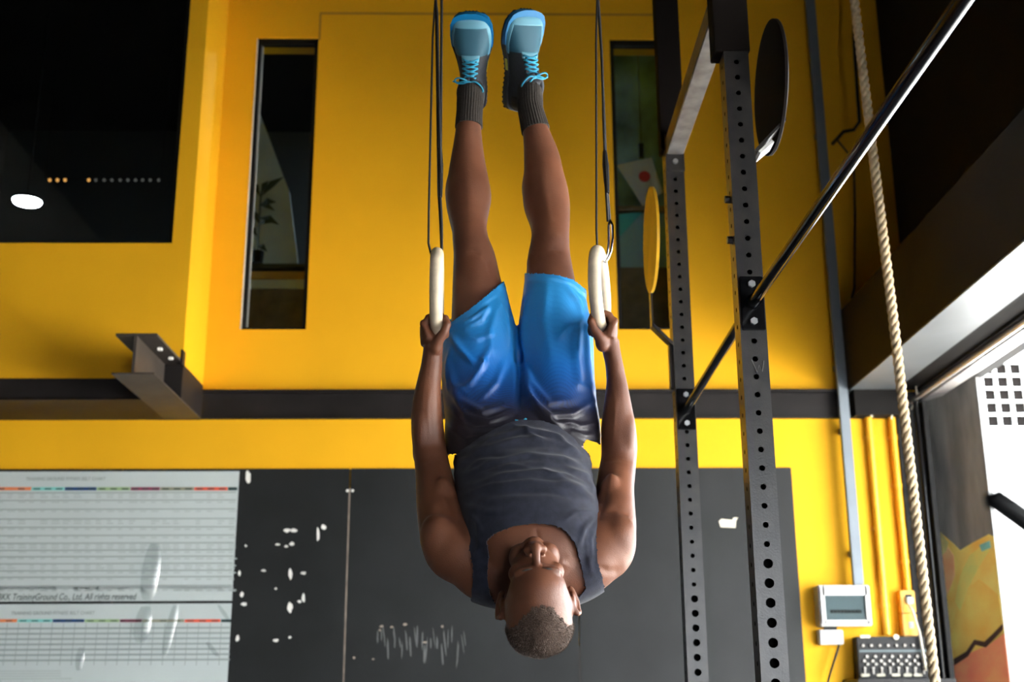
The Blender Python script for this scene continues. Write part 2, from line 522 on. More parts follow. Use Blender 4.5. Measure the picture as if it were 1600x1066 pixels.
# behind window 2
yb = 6.95
ps = thing('hanging_sign', at(995, 262, yb), 'pale paper sign with a red round emblem clipped up behind glass', 'sign')
make('sheet', MB().prism([at(964, 258, yb), at(1018, 246, yb), at(1036, 300, yb), at(1004, 322, yb)], (0, 1, 0), .004), mat('sign_paper', (.5, .5, .5, 1), .6), parent=ps)
make('emblem', MB().disc(at(1007, 276, yb - .001), (0, -1, 0), .036, .003, 24), 'red', parent=ps)
make('cord', MB().tube([at(1002, 228, yb), (at(1002, 228, yb)[0], yb, TOP)], .003, 6), 'black_frame', parent=ps)
make('clip', MB().box(at(999, 246, yb - .01), at(1005, 226, yb + .01)), 'black_frame', parent=ps)
yb = 7.15
ck = thing('display_counter', at(1010, 520, yb), 'brown counter with teal and pale blue panels behind the second window', 'counter')
make('body', MB().box((at(950,418,yb)[0], yb, 2.93), (at(1085,418,yb)[0], yb+.4, at(1010,418,yb)[2])), 'mezz_wood', parent=ck)
make('teal_panel', MB().prism([at(962, 335, yb), at(1004, 331, yb), at(966, 372, yb)], (0, 1, 0), .02), 'teal', parent=ck)
make('pale_panel', MB().prism([at(950, 417, yb + .01), at(950, 390, yb + .01), at(1004, 332, yb + .01), at(1085, 326, yb + .01), at(1085, 417, yb + .01)], (0, 1, 0), .02), 'paleblue', parent=ck)
make('shelf', slab(950, 322, 1085, 330, yb - .02, .4), 'mezz_wood', parent=ck)
make('reflection_backdrop', MB().prism([at(952, 40, 7.62), at(952, 430, 7.62) * (1, 1, 0) + (0, 0, 2.93), at(1100, 430, 7.62) * (1, 1, 0) + (0, 0, 2.93), at(1100, 40, 7.62)], (0, 1, 0), .03), mat('blue_grey', (.20, .40, .72, 1), .6, var=.8, vscale=2.6, col2=(.03, .08, .16, 1)), label='mottled blue grey backdrop standing in for reflections in the second narrow window', cat='backdrop', origin=at(1020, 430, 7.62))  # mottled colour stands in for bluish reflections and bright spots on the glass

# ================================================================== OUTSIDE
box('ground_outside', (2.42, -4, -.12), (40, 40, -.02), 'concrete_out', kind='structure')
box('ground_outside_front', (-30, -30, -.12), (40, -4, -.02), 'concrete_out', kind='structure')
YO = 12.0
A, B = at(1524, 668, YO), at(1602, 566, YO)
bd = thing('white_building', (6, YO, -.02), 'sunlit white rendered building outside the open door', 'building', kind=None)
cw = (B[0] - A[0]) / 4.1
x_, z_ = A[0] - .02, A[2]
ch = (B[2] - A[2]) / 5
nx = 8
X0, X1, Z0, Z1 = x_, x_ + nx * cw, z_, z_ + 5 * ch
m = MB().box((2.7, YO, -.02), (X0, YO + .3, 9)).box((X1, YO, -.02), (6.2, YO + .3, 9)).box((X0, YO, -.02), (X1, YO + .3, Z0)).box((X0, YO, Z1), (X1, YO + .3, 9))
make('facade', m, 'white_render', parent=bd)
make('vent_back', MB().box((X0, YO + .04, Z0), (X1, YO + .28, Z1)), mat('vent_shade', (.006, .005, .0045, 1), .9, spec=.05), parent=bd)  # near-black block stands in for the shadow inside the lattice openings
for i in range(nx + 1):
    make('lattice_bar', MB().box((X0 + i * cw - cw * .075, YO + .002, Z0), (X0 + i * cw + cw * .075, YO + .039, Z1)), 'white_render', parent=bd)
for i in range(6):
    make('lattice_bar', MB().box((X0, YO + .004, Z0 + i * ch - ch * .07), (X1, YO + .038, Z0 + i * ch + ch * .07)), 'white_render', parent=bd)
make('ledge', MB().box((2.7, YO - .35, Z0 - ch * 1.5), (6.19, YO, Z0 - ch * .9)), 'white_render', parent=bd)
box('added_porch_wall', (2.62, -.6, -.02), (4.6, -.4, 3.02), 'side_wall', kind='structure')  # unseen dark wall added to cut light coming along the facade
box('added_canopy', (2.62, -4, 3.02), (5.0, 5.6, 3.12), 'side_wall', kind='structure')  # unseen roof added to block high sky near the door
box('added_street_wall', (10.5, -16, -.02), (10.8, YO, 3.5), 'white_render', label='long white unseen wall added across the street to shape the door light', cat='wall', kind='structure')  # unseen wall added to shape the daylight entering the door


# ================================================================== STEEL ON THE WALL
# I-beam stub sticking out of the wall
xb0, xb1, zb0, zb1, yb0 = -1.766, -1.570, 2.702, 2.902, 5.58
ib = thing('steel_beam', (-1.668, 6.0, 2.702), 'short brown steel I-beam stub sticking out of the yellow wall', 'beam')
yb1 = YL - .007
make('upper_flange', MB().box((xb0, yb0, zb1 - .013), (xb1, yb1, zb1)), 'steel_bracket', parent=ib, bevel=.001)
make('lower_flange', MB().box((xb0 - .004, yb0, zb0), (xb1, YW - .06, zb0 + .008)), 'steel_bracket', parent=ib, bevel=.001)
make('web', MB().box((-1.678, yb0, zb0 + .008), (-1.664, yb1, zb1 - .013)), 'steel_bracket', parent=ib)
make('side_plate', MB().box((xb1 - .012, yb1, zb0 + .008), (xb1, YW - .055, zb1 - .012)), 'steel_dark', parent=ib)
make('back_plate', MB().box((-1.664, 6.095, zb0 + .008), (xb1, yb1, zb1 - .013)), 'steel_dark', parent=ib)
make('weld_tab', MB().box((xb1 + .001, 6.02, zb1 - .03), (xb1 + .012, 6.08, zb1 + .045)), 'steel_dark', parent=ib)
make('weld_tab', MB().box((-1.62, 5.78, zb1 - .026), (-1.60, 5.80, zb1 - .013)), 'fleck', parent=ib)
make('weld_tab', MB().box((-1.61, 5.95, zb1 - .026), (-1.59, 5.97, zb1 - .013)), 'fleck', parent=ib)

# ================================================================== TRAINING CHARTS
mat('print_grey', (.10, .115, .115, 1), .4)
mat('print_light', (.26, .29, .29, 1), .4)
BAR = [('bar_orange', lin(222, 130, 85)), ('bar_teal', lin(125, 200, 195)), ('bar_navy', lin(20, 60, 110)), ('bar_green', lin(150, 178, 130)), ('bar_maroon', lin(140, 60, 85)),
       ('bar_olive', lin(140, 140, 120)), ('bar_red', lin(225, 95, 70)), ('bar_black', lin(40, 60, 60))]
for n_, c_ in BAR:
    mat(n_, c_, .35)


def textobj(s, px, py, hpx, wpx, y, material, parent, name='printed_text', shear=0., bold=.012):
    """flat printed lettering whose baseline starts at photo pixel (px, py)"""
    cu = bpy.data.curves.new(name, 'FONT')
    cu.body = s
    cu.size = 1
    cu.shear = shear
    cu.offset = bold
    to = bpy.data.objects.new(name, cu)
    COL.objects.link(to)
    dg = bpy.context.evaluated_depsgraph_get()
    me = bpy.data.meshes.new_from_object(to.evaluated_get(dg))
    bpy.data.objects.remove(to)
    V = np.array([v.co[:] for v in me.vertices])
    F = [tuple(p.vertices) for p in me.polygons]
    bpy.data.meshes.remove(me)
    P = at(px, py, y)
    k = mpp(P)
    V[:, 0] -= V[:, 0].min()
    sx = wpx * k / V[:, 0].max()
    sz = hpx * k / .73
    W = np.stack([P[0] + V[:, 0] * sx, np.full(len(V), y), P[2] + V[:, 1] * sz], 1)
    return make(name, (W, F), material, parent=parent)


ych = YW - .0175


def chart(name, label, top, bottom, title, xcols, rows, bar_y, lowpart):
    zt, zb = at(100, top, ych)[2], at(100, bottom, ych)[2]
    t = thing('training_chart', (-2.2, ych, zb), label, 'chart', 'wall charts')
    make('sheet', MB().box((-2.86, ych, zb), (-1.353, ych + .003, zt)), 'paper', parent=t)
    return t


tc1 = chart('a', 'upper laminated white chart with a copyright line across its bottom edge', 737, 940, '', None, None, 763, False)
tc2 = chart('b', 'lower laminated white chart with a ruled grid under its colour bar', 944, 1085, '', None, None, 970, True)
yp = ych - .0012


def quad(m, x0, y0, x1, y1, yy=None):
    yy = yy or yp
    A, B = at(x0, y0, yy), at(x1, y1, yy)
    m.add([(A[0], yy, A[2]), (B[0], yy, A[2]), (B[0], yy, B[2]), (A[0], yy, B[2])], [(0, 1, 2, 3)])


textobj('TRAINING GROUND FITNESS BELT CHART', 40, 751, 5.5, 124, yp, 'print_light', tc1)
textobj('BKK TrainingGround Co., Ltd. All rights reserved', -4, 938, 10.5, 216, yp, 'print_grey', tc1, shear=.22)
textobj('TRAINING GROUND FITNESS BELT CHART', 17, 961, 5.5, 130, yp, 'print_light', tc2)
for t, xs, y0, y1 in ((tc1, [-45, 49, 101, 151, 204, 250, 303, 356, 371], 761.5, 766.5), (tc2, [-50, 27, 82, 132, 187, 222, 288, 345, 361], 968, 972.5)):
    for k in range(8):
        m = MB()
        quad(m, xs[k] + .6, y0, xs[k + 1] - .6, y1)
        make('colour_bar', m, BAR[k][0], parent=t)
        m = MB()
        n = 3 if xs[k + 1] - xs[k] > 30 else 1
        for j in range(n):
            c = xs[k] + (xs[k + 1] - xs[k]) * (j + .5) / n
            quad(m, c - 5, y0 + 1.6, c + 5, y1 - 1.4, yp - .0006)
        make('bar_text', m, 'bar_black', parent=t, kind='stuff')
# rows of small print on the upper sheet
m, m2 = MB(), MB()
rows = [770, 782, 796, 811, 824, 837, 849, 860, 870, 881, 892, 902, 916, 919]
for i, y in enumerate(rows):
    quad(m, -50, y - .5, 371 - (y - 737) * .05, y + .4)
    k = 0
    for x in np.arange(-42.6, 362, 17.3):
        hh = 2 if i % 3 else 5
        if random.random() < .86:
            for q in range(1 + (i % 3 == 0)):
                ww = random.uniform(6, 13)
                quad(m2, x + 2, y + 2.0 + q * 4, x + 2 + ww, y + 4.2 + q * 4)
make('row_rule', m, mat('rule_grey', (.30, .34, .34, 1), .4), parent=tc1, kind='stuff')
make('small_print', m2, mat('tiny_print', (.40, .45, .45, 1), .4), parent=tc1, kind='stuff')
m, m2 = MB(), MB()
for y in np.arange(982, 1040, 8.3):
    quad(m, -50, y - .5, 359, y + .4)
for x in np.arange(-41.2, 356, 17.6):
    P, Q = at(x, 974, yp), at(x - 4, 1040, yp)
    m.box((P[0] - .0016, yp, Q[2]), (P[0] + .0016, yp + .0005, P[2]))
make('grid_rule', m, mat('rule_mid', (.27, .31, .31, 1), .4), parent=tc2, kind='stuff')
for y in (1049, 1053, 1057, 1061):
    quad(m2, -20, y - .7, 95 if y != 1061 else 112, y + .7)
make('small_print', m2, 'tiny_print', parent=tc2, kind='stuff')
# curled strips of clear laminate that catch the light
for (x0, y0, x1, y1, wd) in ((242, 850, 230, 938, 15), (275, 946, 257, 1022, 8), (228, 948, 219, 1004, 14), (127, 1012, 123, 1048, 7), (341, 945, 360, 974, 4), (324, 1004, 340, 1026, 5)):
    R_ = []
    for t_ in np.linspace(0, 1, 12):
        c_ = at(x0 + (x1 - x0) * t_, y0 + (y1 - y0) * t_, yp - .0006)
        k_ = mpp(c_) * wd * math.sin(math.pi * (.08 + .84 * t_)) ** .5
        R_.append([c_ + (k_ * math.cos(a_), -.42 * k_ * math.sin(a_), 0) for a_ in np.linspace(0, math.pi, 13)])
    V_ = [p for r in R_ for p in r]
    make('laminate_blister', (np.array(V_), [(i * 13 + j, i * 13 + j + 1, i * 13 + j + 14, i * 13 + j + 13) for i in range(11) for j in range(12)]), 'clear_cover', parent=tc1 if y1 < 942 else tc2, smooth=True)

# white scrap on the right black board
m = MB().prism([at(*p, YW - .0145) for p in ((1123, 815), (1127, 811), (1144, 813), (1146, 809), (1153, 809), (1150, 814), (1149, 825), (1126, 824))], (0, -1, 0), .004)
make('paper_scrap', m, 'pale_trim', label='small torn off-white paper scrap stuck on the black board', cat='paper', origin=at(1137, 825, YW - .014))

# ================================================================== CONDUIT, PIPES, ELECTRICS
cd = thing('cable_trunking', (1.947, YW, 1.80), 'grey vertical cable trunking running down the yellow wall', 'trunking')
make('channel', MB().box((1.918, YW - .085, 1.80), (1.972, YW - .05, TOP)), 'conduit', parent=cd, bevel=.003)
for z in (1.95, 2.62, 2.98, 4.4):
    make('clip', MB().box((1.925, YW - .052, z), (1.965, YW, z + .03)), 'conduit', parent=cd)

for (px0, px1, zlo, r, lab) in ((1355, 1384, 1.545, .021, 'yellow painted wall pipe nearer the grey trunking'), (1391, 1416, 1.775, .020, 'yellow painted wall pipe ending in the yellow socket box')):
    X = at(px0, 655, YW)[0]
    t = thing('wall_pipe', (X, YW, zlo), lab, 'pipe', 'yellow wall pipes')
    make('pipe', MB().tube([(X, YW - .022, zlo), (X, YW - .022, ZB0 + .12)], r, 14), 'yellow_pipe', parent=t, smooth=True, autosmooth=40)
    for z in (zlo + .14, zlo + .55, ZB0 - .12):
        make('clamp', MB().box((X - .03, YW - .008, z), (X + .03, YW, z + .02)).tube([(X, YW - .022, z), (X, YW - .022, z + .02)], r + .004, 14), 'yellow_pipe', parent=t)
# breaker panel
bp = thing('breaker_panel', (1.857, YW, 1.587), 'white breaker panel box with a clear front cover', 'electrical box')
x0, x1, z0, z1 = 1.721, 1.994, 1.587, 1.797
make('body', MB().box((x0, YW - .10, z0), (x1, YW, z1)), 'white_plastic', parent=bp, bevel=.006)
fr = make('door', MB().box((x0 + .02, YW - .112, z0 + .012), (x1 - .02, YW - .1, z0 + .03)).box((x0 + .02, YW - .112, z1 - .055), (x1 - .02, YW - .1, z1 - .008)).box((x0 + .008, YW - .112, z0 + .012), (x0 + .03, YW - .1, z1 - .008)).box((x1 - .03, YW - .112, z0 + .012), (x1 - .008, YW - .1, z1 - .008)), 'white_plastic', parent=bp)
make('recess', MB().box((x0 + .03, YW - .1005, z0 + .03), (x1 - .03, YW - .099, z1 - .055)), mat('recess_grey', (.15, .165, .165, 1), .6), parent=bp)
for i in range(9):
    make('breaker', MB().box((x0 + .055 + i * .0185, YW - .106, z0 + .065), (x0 + .071 + i * .0185, YW - .1, z0 + .082)), 'black_plastic', parent=bp)
make('cover', MB().box((x0 + .03, YW - .1105, z0 + .03), (x1 - .03, YW - .1085, z1 - .055)), 'window_glass', parent=bp)
# outlet box with plug cable
ob = thing('socket_box', (1.786, YW, 1.495), 'white surface socket box under the breaker panel', 'socket')
make('body', MB().box((1.721, YW - .05, 1.495), (1.851, YW, 1.571)), 'white_plastic', parent=ob, bevel=.005)
make('plate', MB().box((1.727, YW - .056, 1.501), (1.845, YW - .05, 1.565)), 'white_plastic', parent=ob, bevel=.002)
m = MB()
for cx in (1.76, 1.785, 1.81):
    for dz in (-.012, .010):
        m.box((cx - .003, YW - .0565, 1.533 + dz - .006), (cx + .003, YW - .055, 1.533 + dz + .006))
make('socket_slot', m, 'grey_plastic', parent=ob, kind='stuff')
make('black_link', MB().box((1.762, YW - .03, 1.571), (1.825, YW - .002, 1.587)), 'black_plastic', parent=ob)
pc = [at(1311, 1008, YW - .06), at(1306, 1025, YW - .06), at(1298, 1050, YW - .06), at(1288, 1085, YW - .05), (1.74, YW - .04, .9), (1.72, YW - .03, .02)]
make('power_cable', MB().tube(pc, .006, 8), 'black_plastic', smooth=True, label='thin black cable hanging from the white socket box', cat='cable', origin=pc[-1])
# yellow socket strip
ys = thing('yellow_socket', (2.204, YW, 1.536), 'yellow painted double socket box at the foot of the pipe', 'socket')
for z0_, z1_ in ((1.536, 1.652), (1.655, 1.772)):
    make('box', MB().box((2.165, YW - .06, z0_), (2.243, YW, z1_)), 'yellow_pipe', parent=ys, bevel=.005)
make('plug', MB().box((2.19, YW - .085, 1.70), (2.226, YW - .06, 1.735)), 'white_plastic', parent=ys, bevel=.004)
make('socket_opening', MB().box((2.19, YW - .062, 1.735), (2.226, YW - .0605, 1.75)), 'black_plastic', parent=ys)
make('socket_opening', MB().box((2.195, YW - .062, 1.575), (2.222, YW - .0605, 1.61)), 'grey_plastic', parent=ys)
wc = [at(1420, 945, YW - .092), at(1426, 955, YW - .1), at(1437, 990, YW - .12), at(1444, 1030, YW - .125), at(1446, 1048, YW - .115)]
make('white_cable', MB().tube(wc, .0065, 8), 'pale_trim', smooth=True, label='off-white cable running from the yellow socket to the mixing desk', cat='cable', origin=wc[-1])
# audio mixer on a wall shelf
mx0, mx1, mz0, mz1 = 1.902, 2.285, 1.318, 1.532
xm = thing('audio_mixer', ((mx0 + mx1) / 2, YW - .1, mz0), 'black audio mixer with rows of knobs below the yellow socket', 'audio mixer')
make('case', MB().box((mx0, YW - .10, mz0), (mx1, YW - .02, mz1)), 'black_plastic', parent=xm, bevel=.004)
make('label_band', MB().box((mx0 + .01, YW - .1012, mz1 - .078), (mx1 - .02, YW - .0995, mz1 - .066)), mat('band_teal', (.06, .09, .10, 1), .5), parent=xm)
m = MB()
for r_, (dz, rr) in enumerate(((.045, .007), (.100, .008), (.122, .008), (.138, .0075), (.158, .0075))):
    for k in range(8):
        jx = mx0 + .03 + k * .0435 + (r_ % 2) * .016
        if jx < mx1 - .03:
            m.disc((jx, YW - .10, mz1 - dz), (0, -1, 0), rr, .012, 10)
make('knob', m, 'knob_grey', parent=xm, kind='stuff')
m = MB()
for k in range(8):
    jx = mx0 + .03 + k * .0435
    m.box((jx - .005, YW - .108, mz1 - .188), (jx + .005, YW - .1, mz1 - .165))
make('fader', m, 'knob_grey', parent=xm, kind='stuff')
for px in (1352, 1376, 1400, 1418, 1434):
    P = at(px, 1056, YW - .1)
    make('button_strip', MB().box((P[0] - .024, YW - .106, mz0 + .012), (P[0] + .024, YW - .1, mz0 + .03)), 'pale_trim', parent=xm, bevel=.003)
make('corner_tag', MB().box((mx0 + .02, YW - .108, mz1 - .006), (mx0 + .07, YW - .1, mz1 + .008)), 'pale_trim', parent=xm)
make('corner_tag', MB().disc((mx0 + .205, YW - .105, mz1 - .002), (0, -1, 0), .014, .008, 12), 'pale_trim', parent=xm)
make('wall_shelf', MB().box((mx0 - .06, YW - .28, mz0 - .022), (mx1 + .05, YW - .0145 * 0, mz0)), 'black_plastic', label='narrow black wall shelf carrying the audio mixer', cat='shelf')
# loose dark cable at the top right corner
cc = [at(1333, -20, 6.3), at(1334, 60, 6.3), at(1340, 150, 6.3), at(1343, 190, 6.3), at(1334, 203, 6.35), at(1318, 206, 6.45), (at(1312, 207, 6.45)[0], YW, at(1312, 207, 6.45)[2])]
make('loose_cable', MB().tube(cc, .010, 8), 'black_plastic', smooth=True, label='loose black cable in the dark upper corner beside the rope', cat='cable', origin=cc[-1])
cc = [(2.03, YW - .03, 3.33), at(1335, 450, 6.57), at(1336, 330, 6.57), at(1334, 250, 6.57), (2.06, YW, 4.4)]
make('pale_cable', MB().tube(cc, .006, 8), 'steel_bracket', smooth=True, label='thin cable rising from the header beam up the corner', cat='cable', origin=cc[0])
m = MB()
for k, (a, b) in enumerate((((1352, 625), (1362, 652)), ((1372, 618), (1360, 650)), ((1390, 620), (1392, 655)), ((1430, 600), (1424, 640)))):
    P, Q = at(*a, 6.52), at(*b, 6.52)
    m.tube([P, (P + Q) / 2 + (.02, -.01, 0), Q], .006, 6)
make('wire_tangle', m, 'pale_trim', label='tangle of loose wires under the far end of the header beam', cat='wires', kind='stuff')

# ================================================================== MURAL BOARD IN THE DOORWAY
mm = bpy.data.materials.new('mural')
mm.use_nodes = True
nt = mm.node_tree
bs = nt.nodes['Principled BSDF']
bs.inputs['Roughness'].default_value = .7
tc_ = nt.nodes.new('ShaderNodeTexCoord')
nz = nt.nodes.new('ShaderNodeTexNoise')
nz.inputs['Scale'].default_value = 4
nz.inputs['Detail'].default_value = 5
mp = nt.nodes.new('ShaderNodeMapping')
mp.inputs['Scale'].default_value = (1, 2.6, .5)
nt.links.new(tc_.outputs['Object'], mp.inputs['Vector'])
nt.links.new(mp.outputs[0], nz.inputs['Vector'])
rp = nt.nodes.new('ShaderNodeValToRGB')
rp.color_ramp.elements[0].position = .38
rp.color_ramp.elements[0].color = (.16, .16, .16, 1)
rp.color_ramp.elements[1].position = .75
rp.color_ramp.elements[1].color = (.34, .33, .31, 1)
nt.links.new(nz.outputs['Fac'], rp.inputs['Fac'])
nt.links.new(rp.outputs[0], bs.inputs['Base Color'])
MATS['mural'] = mm
XM = 2.42
mu = thing('mural_board', (XM, 6.2, 0), 'grey board painted with an orange and green mural beside the door opening', 'mural')
MUA, MUB = np.array([XM, YW - .005]), np.array([2.579, 6.25])      # far and near edge of the board, seen from above
MUD = (MUB - MUA) / np.linalg.norm(MUB - MUA)
MUN = np.array([-MUD[1], MUD[0]])
MUN = MUN if MUN[0] < 0 else -MUN                                  # the painted side, towards the room
make('board', MB().prism([(*MUA, 0), (*MUB, 0), (*MUB, 3.0), (*MUA, 3.0)], (-MUN[0], -MUN[1], 0), .03), 'mural', parent=mu)


def on_mural(px, py, lift):
    d = RW.T @ np.array([(px - 800) / FPX, (533 - py) / FPX, -1.])
    o = MUA + MUN * lift
    t = (o @ MUN) / (d[:2] @ MUN)
    P = CAM + d * t
    k = min(max((P[:2] - o) @ MUD, .004), np.linalg.norm(MUB - MUA) - .004)
    return np.array([*(o + MUD * k), P[2]])


def paint(poly, name, col, lift, col2=None):
    if name not in MATS:
        up = lambda c: tuple(min(v * 1.8, .9) for v in c[:3]) + (1,)
        mat(name, up(col), .7, var=.5, vscale=5, col2=up(col2) if col2 else None)
    make('painted_shape', MB().prism([on_mural(x, y, lift) for x, y in poly], (-MUN[0], -MUN[1], 0), .0012), name, parent=mu)


paint([(1464, 830), (1476, 838), (1490, 850), (1500, 860), (1520, 848), (1545, 835), (1552, 838), (1580, 1100), (1493, 1100)], 'mural_olive', lin(205, 175, 100), .0015, lin(190, 150, 70))
paint([(1464, 850), (1478, 850), (1490, 868), (1492, 900), (1480, 930), (1474, 940)], 'mural_coral', lin(235, 130, 95), .003, lin(225, 170, 120))
paint([(1484, 1000), (1500, 930), (1530, 905), (1560, 930), (1568, 985), (1540, 1002), (1510, 1018), (1490, 1030)], 'mural_orange', lin(238, 150, 70), .003, lin(235, 170, 90))
paint([(1487, 1040), (1512, 1022), (1545, 1008), (1572, 990), (1582, 1100), (1494, 1100)], 'mural_red', lin(228, 95, 80), .0035, lin(235, 130, 90))
paint([(1492, 940), (1500, 900), (1515, 868), (1535, 852), (1546, 860), (1530, 885), (1512, 920), (1500, 955)], 'mural_green', lin(165, 170, 100), .0042, lin(200, 170, 90))
paint([(1530, 852), (1546, 845), (1548, 856), (1534, 862)], 'mural_blue', lin(120, 190, 205), .005)
paint([(1490, 1030), (1510, 1018), (1522, 1000), (1538, 1003), (1552, 990), (1568, 975), (1568, 984), (1552, 1000), (1540, 1012), (1524, 1008), (1512, 1026), (1491, 1040)], 'mural_black', lin(60, 40, 35), .0058)
paint([(1464, 838), (1470, 832), (1482, 848), (1478, 862), (1470, 870)], 'mural_sage', lin(190, 180, 120), .005)

# ================================================================== TRAINING RIG
PX0, PX1 = .665, .735


def post(name, y0, z1, label, bigs, gus):
    """square upright with real punched holes on the front and the inner face"""
    t = thing('rig_upright', ((PX0 + PX1) / 2, y0 + .035, 0), label, 'rig upright', 'rig uprights')
    m = MB()
    w = PX1 - PX0
    cell = .0485
    seg = 16
    zs = np.arange(.25, z1 - .05, cell)
    z_first, z_last = zs[0] - cell / 2, zs[-1] + cell / 2

    def face(o, ux, un, rad):
        # o: point at the face's lower corner, ux along width, un inward
        o, ux, un = np.array(o, float), np.array(ux, float), np.array(un, float)
        uz = np.array([0, 0, 1.])
        P = lambda a, z: o + ux * a + uz * z
        if z_first > 0:
            m.add([P(0, 0), P(w, 0), P(w, z_first), P(0, z_first)], [(0, 1, 2, 3)])
        m.add([P(0, z_last), P(w, z_last), P(w, z1), P(0, z1)], [(0, 1, 2, 3)])
        for z in zs:
            r = rad(z)
            circ = [(w / 2 + r * math.cos(2 * math.pi * k / seg), z + r * math.sin(2 * math.pi * k / seg)) for k in range(seg)]
            h = cell / 2
            sq = []
            for k in range(seg):
                a = 2 * math.pi * k / seg
                c, s_ = math.cos(a), math.sin(a)
                q = max(abs(c), abs(s_))
                sq.append((w / 2 + (w / 2) * c / q, z + h * s_ / q))
            V = [P(*p) for p in sq] + [P(*p) for p in circ] + [P(*p) + un * .004 for p in circ]
            F = []
            for k in range(seg):
                n = (k + 1) % seg
                F.append((k, n, seg + n, seg + k))
                F.append((seg + k, seg + n, 2 * seg + n, 2 * seg + k))
            m.add(V, F)
    front = lambda z: .0125 if z < bigs else .0078
    face((PX0, y0, 0), (1, 0, 0), (0, 1, 0), front)
    face((PX0, y0 + w, 0), (0, -1, 0), (1, 0, 0), lambda z: .0065)
    m.add([(PX1, y0, 0), (PX1, y0 + w, 0), (PX1, y0 + w, z1), (PX1, y0, z1)], [(0, 1, 2, 3)])
    m.add([(PX0, y0 + w, 0), (PX1, y0 + w, 0), (PX1, y0 + w, z1), (PX0, y0 + w, z1)], [(3, 2, 1, 0)])
    m.add([(PX0, y0, z1), (PX1, y0, z1), (PX1, y0 + w, z1), (PX0, y0 + w, z1)], [(0, 1, 2, 3)])
    me_ = make('tube', m, 'rig_black', parent=t)
    make('hole_shade_core', MB().box((PX0 + .005, y0 + .03, 0), (PX1 - .006, y0 + w - .004, z1 - .01)), 'hole_shade', parent=t)  # black core paints the shade inside the hollow post behind its holes
    make('base_plate', MB().box((PX0 - .05, y0 - .05, 0), (PX1 + .05, y0 + w + .05, .008)), 'rig_black', parent=t)
    if gus:
        make('sleeve', MB().box((gus[0], y0 - .004, gus[2]), (gus[1], y0 + w + .004, z1 + .02)), 'target_dark', parent=t, bevel=.002)  # blacker than the post: shade at the top put into the colour
    return t


near = post('near', 3.10, 4.3, 'black perforated rig upright nearest the rope, with wide lower holes', 1.59, (.640, .740, 3.0))
far = post('far', 4.25, 4.3, 'black perforated rig upright further back, beside the yellow disc', 1.59, (.652, .742, 3.235))


def flange(par, y, zc):
    f = make('bar_flange', MB().box((PX0 + .004, y - .010, zc - .075), (PX1 - .004, y, zc + .075)), 'rig_gloss', parent=par, bevel=.002)
    for dz in (.052, -.052):
        make('bolt', MB().tube([(.70, y - .010, zc + dz), (.70, y - .018, zc + dz)], .010, 6), 'zinc', parent=f)


flange(near, 3.10, 2.245)
flange(far, 4.25, 2.222)
for z in (2.56, 2.44):
    make('bolt', MB().tube([(PX0, 3.135, z), (PX0 - .014, 3.135, z)], .011, 8), 'rig_black', parent=near)
make('bolt', MB().tube([(PX0, 4.285, 2.44), (PX0 - .012, 4.285, 2.44)], .010, 8), 'rig_black', parent=far)
make('scratch_mark', MB().tube([(.690, 3.0985, 2.09), (.702, 3.0985, 2.055), (.709, 3.0985, 2.075), (.716, 3.0985, 2.058), (.722, 3.0985, 2.088)], .0011, 5), 'rig_grey', parent=near)

b1 = thing('pull_up_bar', (.70, 1.0, 2.245), 'glossy black pull-up bar running from the near upright towards the viewer', 'pull-up bar', 'pull-up bars')
make('bar', MB().tube([(.70, 3.0885, 2.245), (.745, 1.75, 2.29), (.775, .85, 2.32)], .0145, 20), 'rig_gloss', parent=b1, smooth=True, autosmooth=40)
make('end_collar', MB().tube([(.70, 3.0885, 2.245), (.7007, 3.07, 2.2457)], .019, 20), 'rig_gloss', parent=b1, smooth=True, autosmooth=40)
b2 = thing('pull_up_bar', (.70, 3.7, 2.235), 'black pull-up bar joining the two rig uprights', 'pull-up bar', 'pull-up bars')
make('bar', MB().tube([(.70, 3.172, 2.243), (.70, 4.2385, 2.222)], .0145, 20), 'rig_gloss', parent=b2, smooth=True, autosmooth=40)
make('end_collar', MB().tube([(.70, 4.2385, 2.222), (.70, 4.22, 2.2224)], .019, 20), 'rig_gloss', parent=b2, smooth=True, autosmooth=40)
# third upright the near bar is bolted to, beside the camera
cr = thing('rig_crossmember', (.70, 3.7, 3.20), 'grey steel crossmember tying the tops of the two uprights', 'crossmember')
make('tube', MB().box((PX0 + .002, 3.175, 3.205), (PX1 - .002, 4.233, 3.275)), 'rig_grey', parent=cr, bevel=.003)
make('end_plate', MB().box((PX0 - .0, 4.233, 3.14), (PX1 + .0, 4.244, 3.29)), 'rig_black', parent=cr)
make('bolt', MB().tube([(.70, 4.233, 3.175), (.70, 4.223, 3.175)], .010, 8), 'zinc', parent=cr)


def target(c, r, label, matl, rim, arm, post_x):
    c = np.array(c)
    t = thing('target_disc', c, label, 'target', 'round throwing targets')
    make('disc', MB().tube([c + (-.004, 0, 0), c + (.004, 0, 0)], r, 48), matl, parent=t, smooth=True, autosmooth=30)
    make('rim', MB().tube([c + (.0042, 0, 0), c + (.0062, 0, 0)], r * .997, 48), rim, parent=t, smooth=True, autosmooth=30)
    br = make('bracket', arm, 'rig_black', parent=t)
    return t


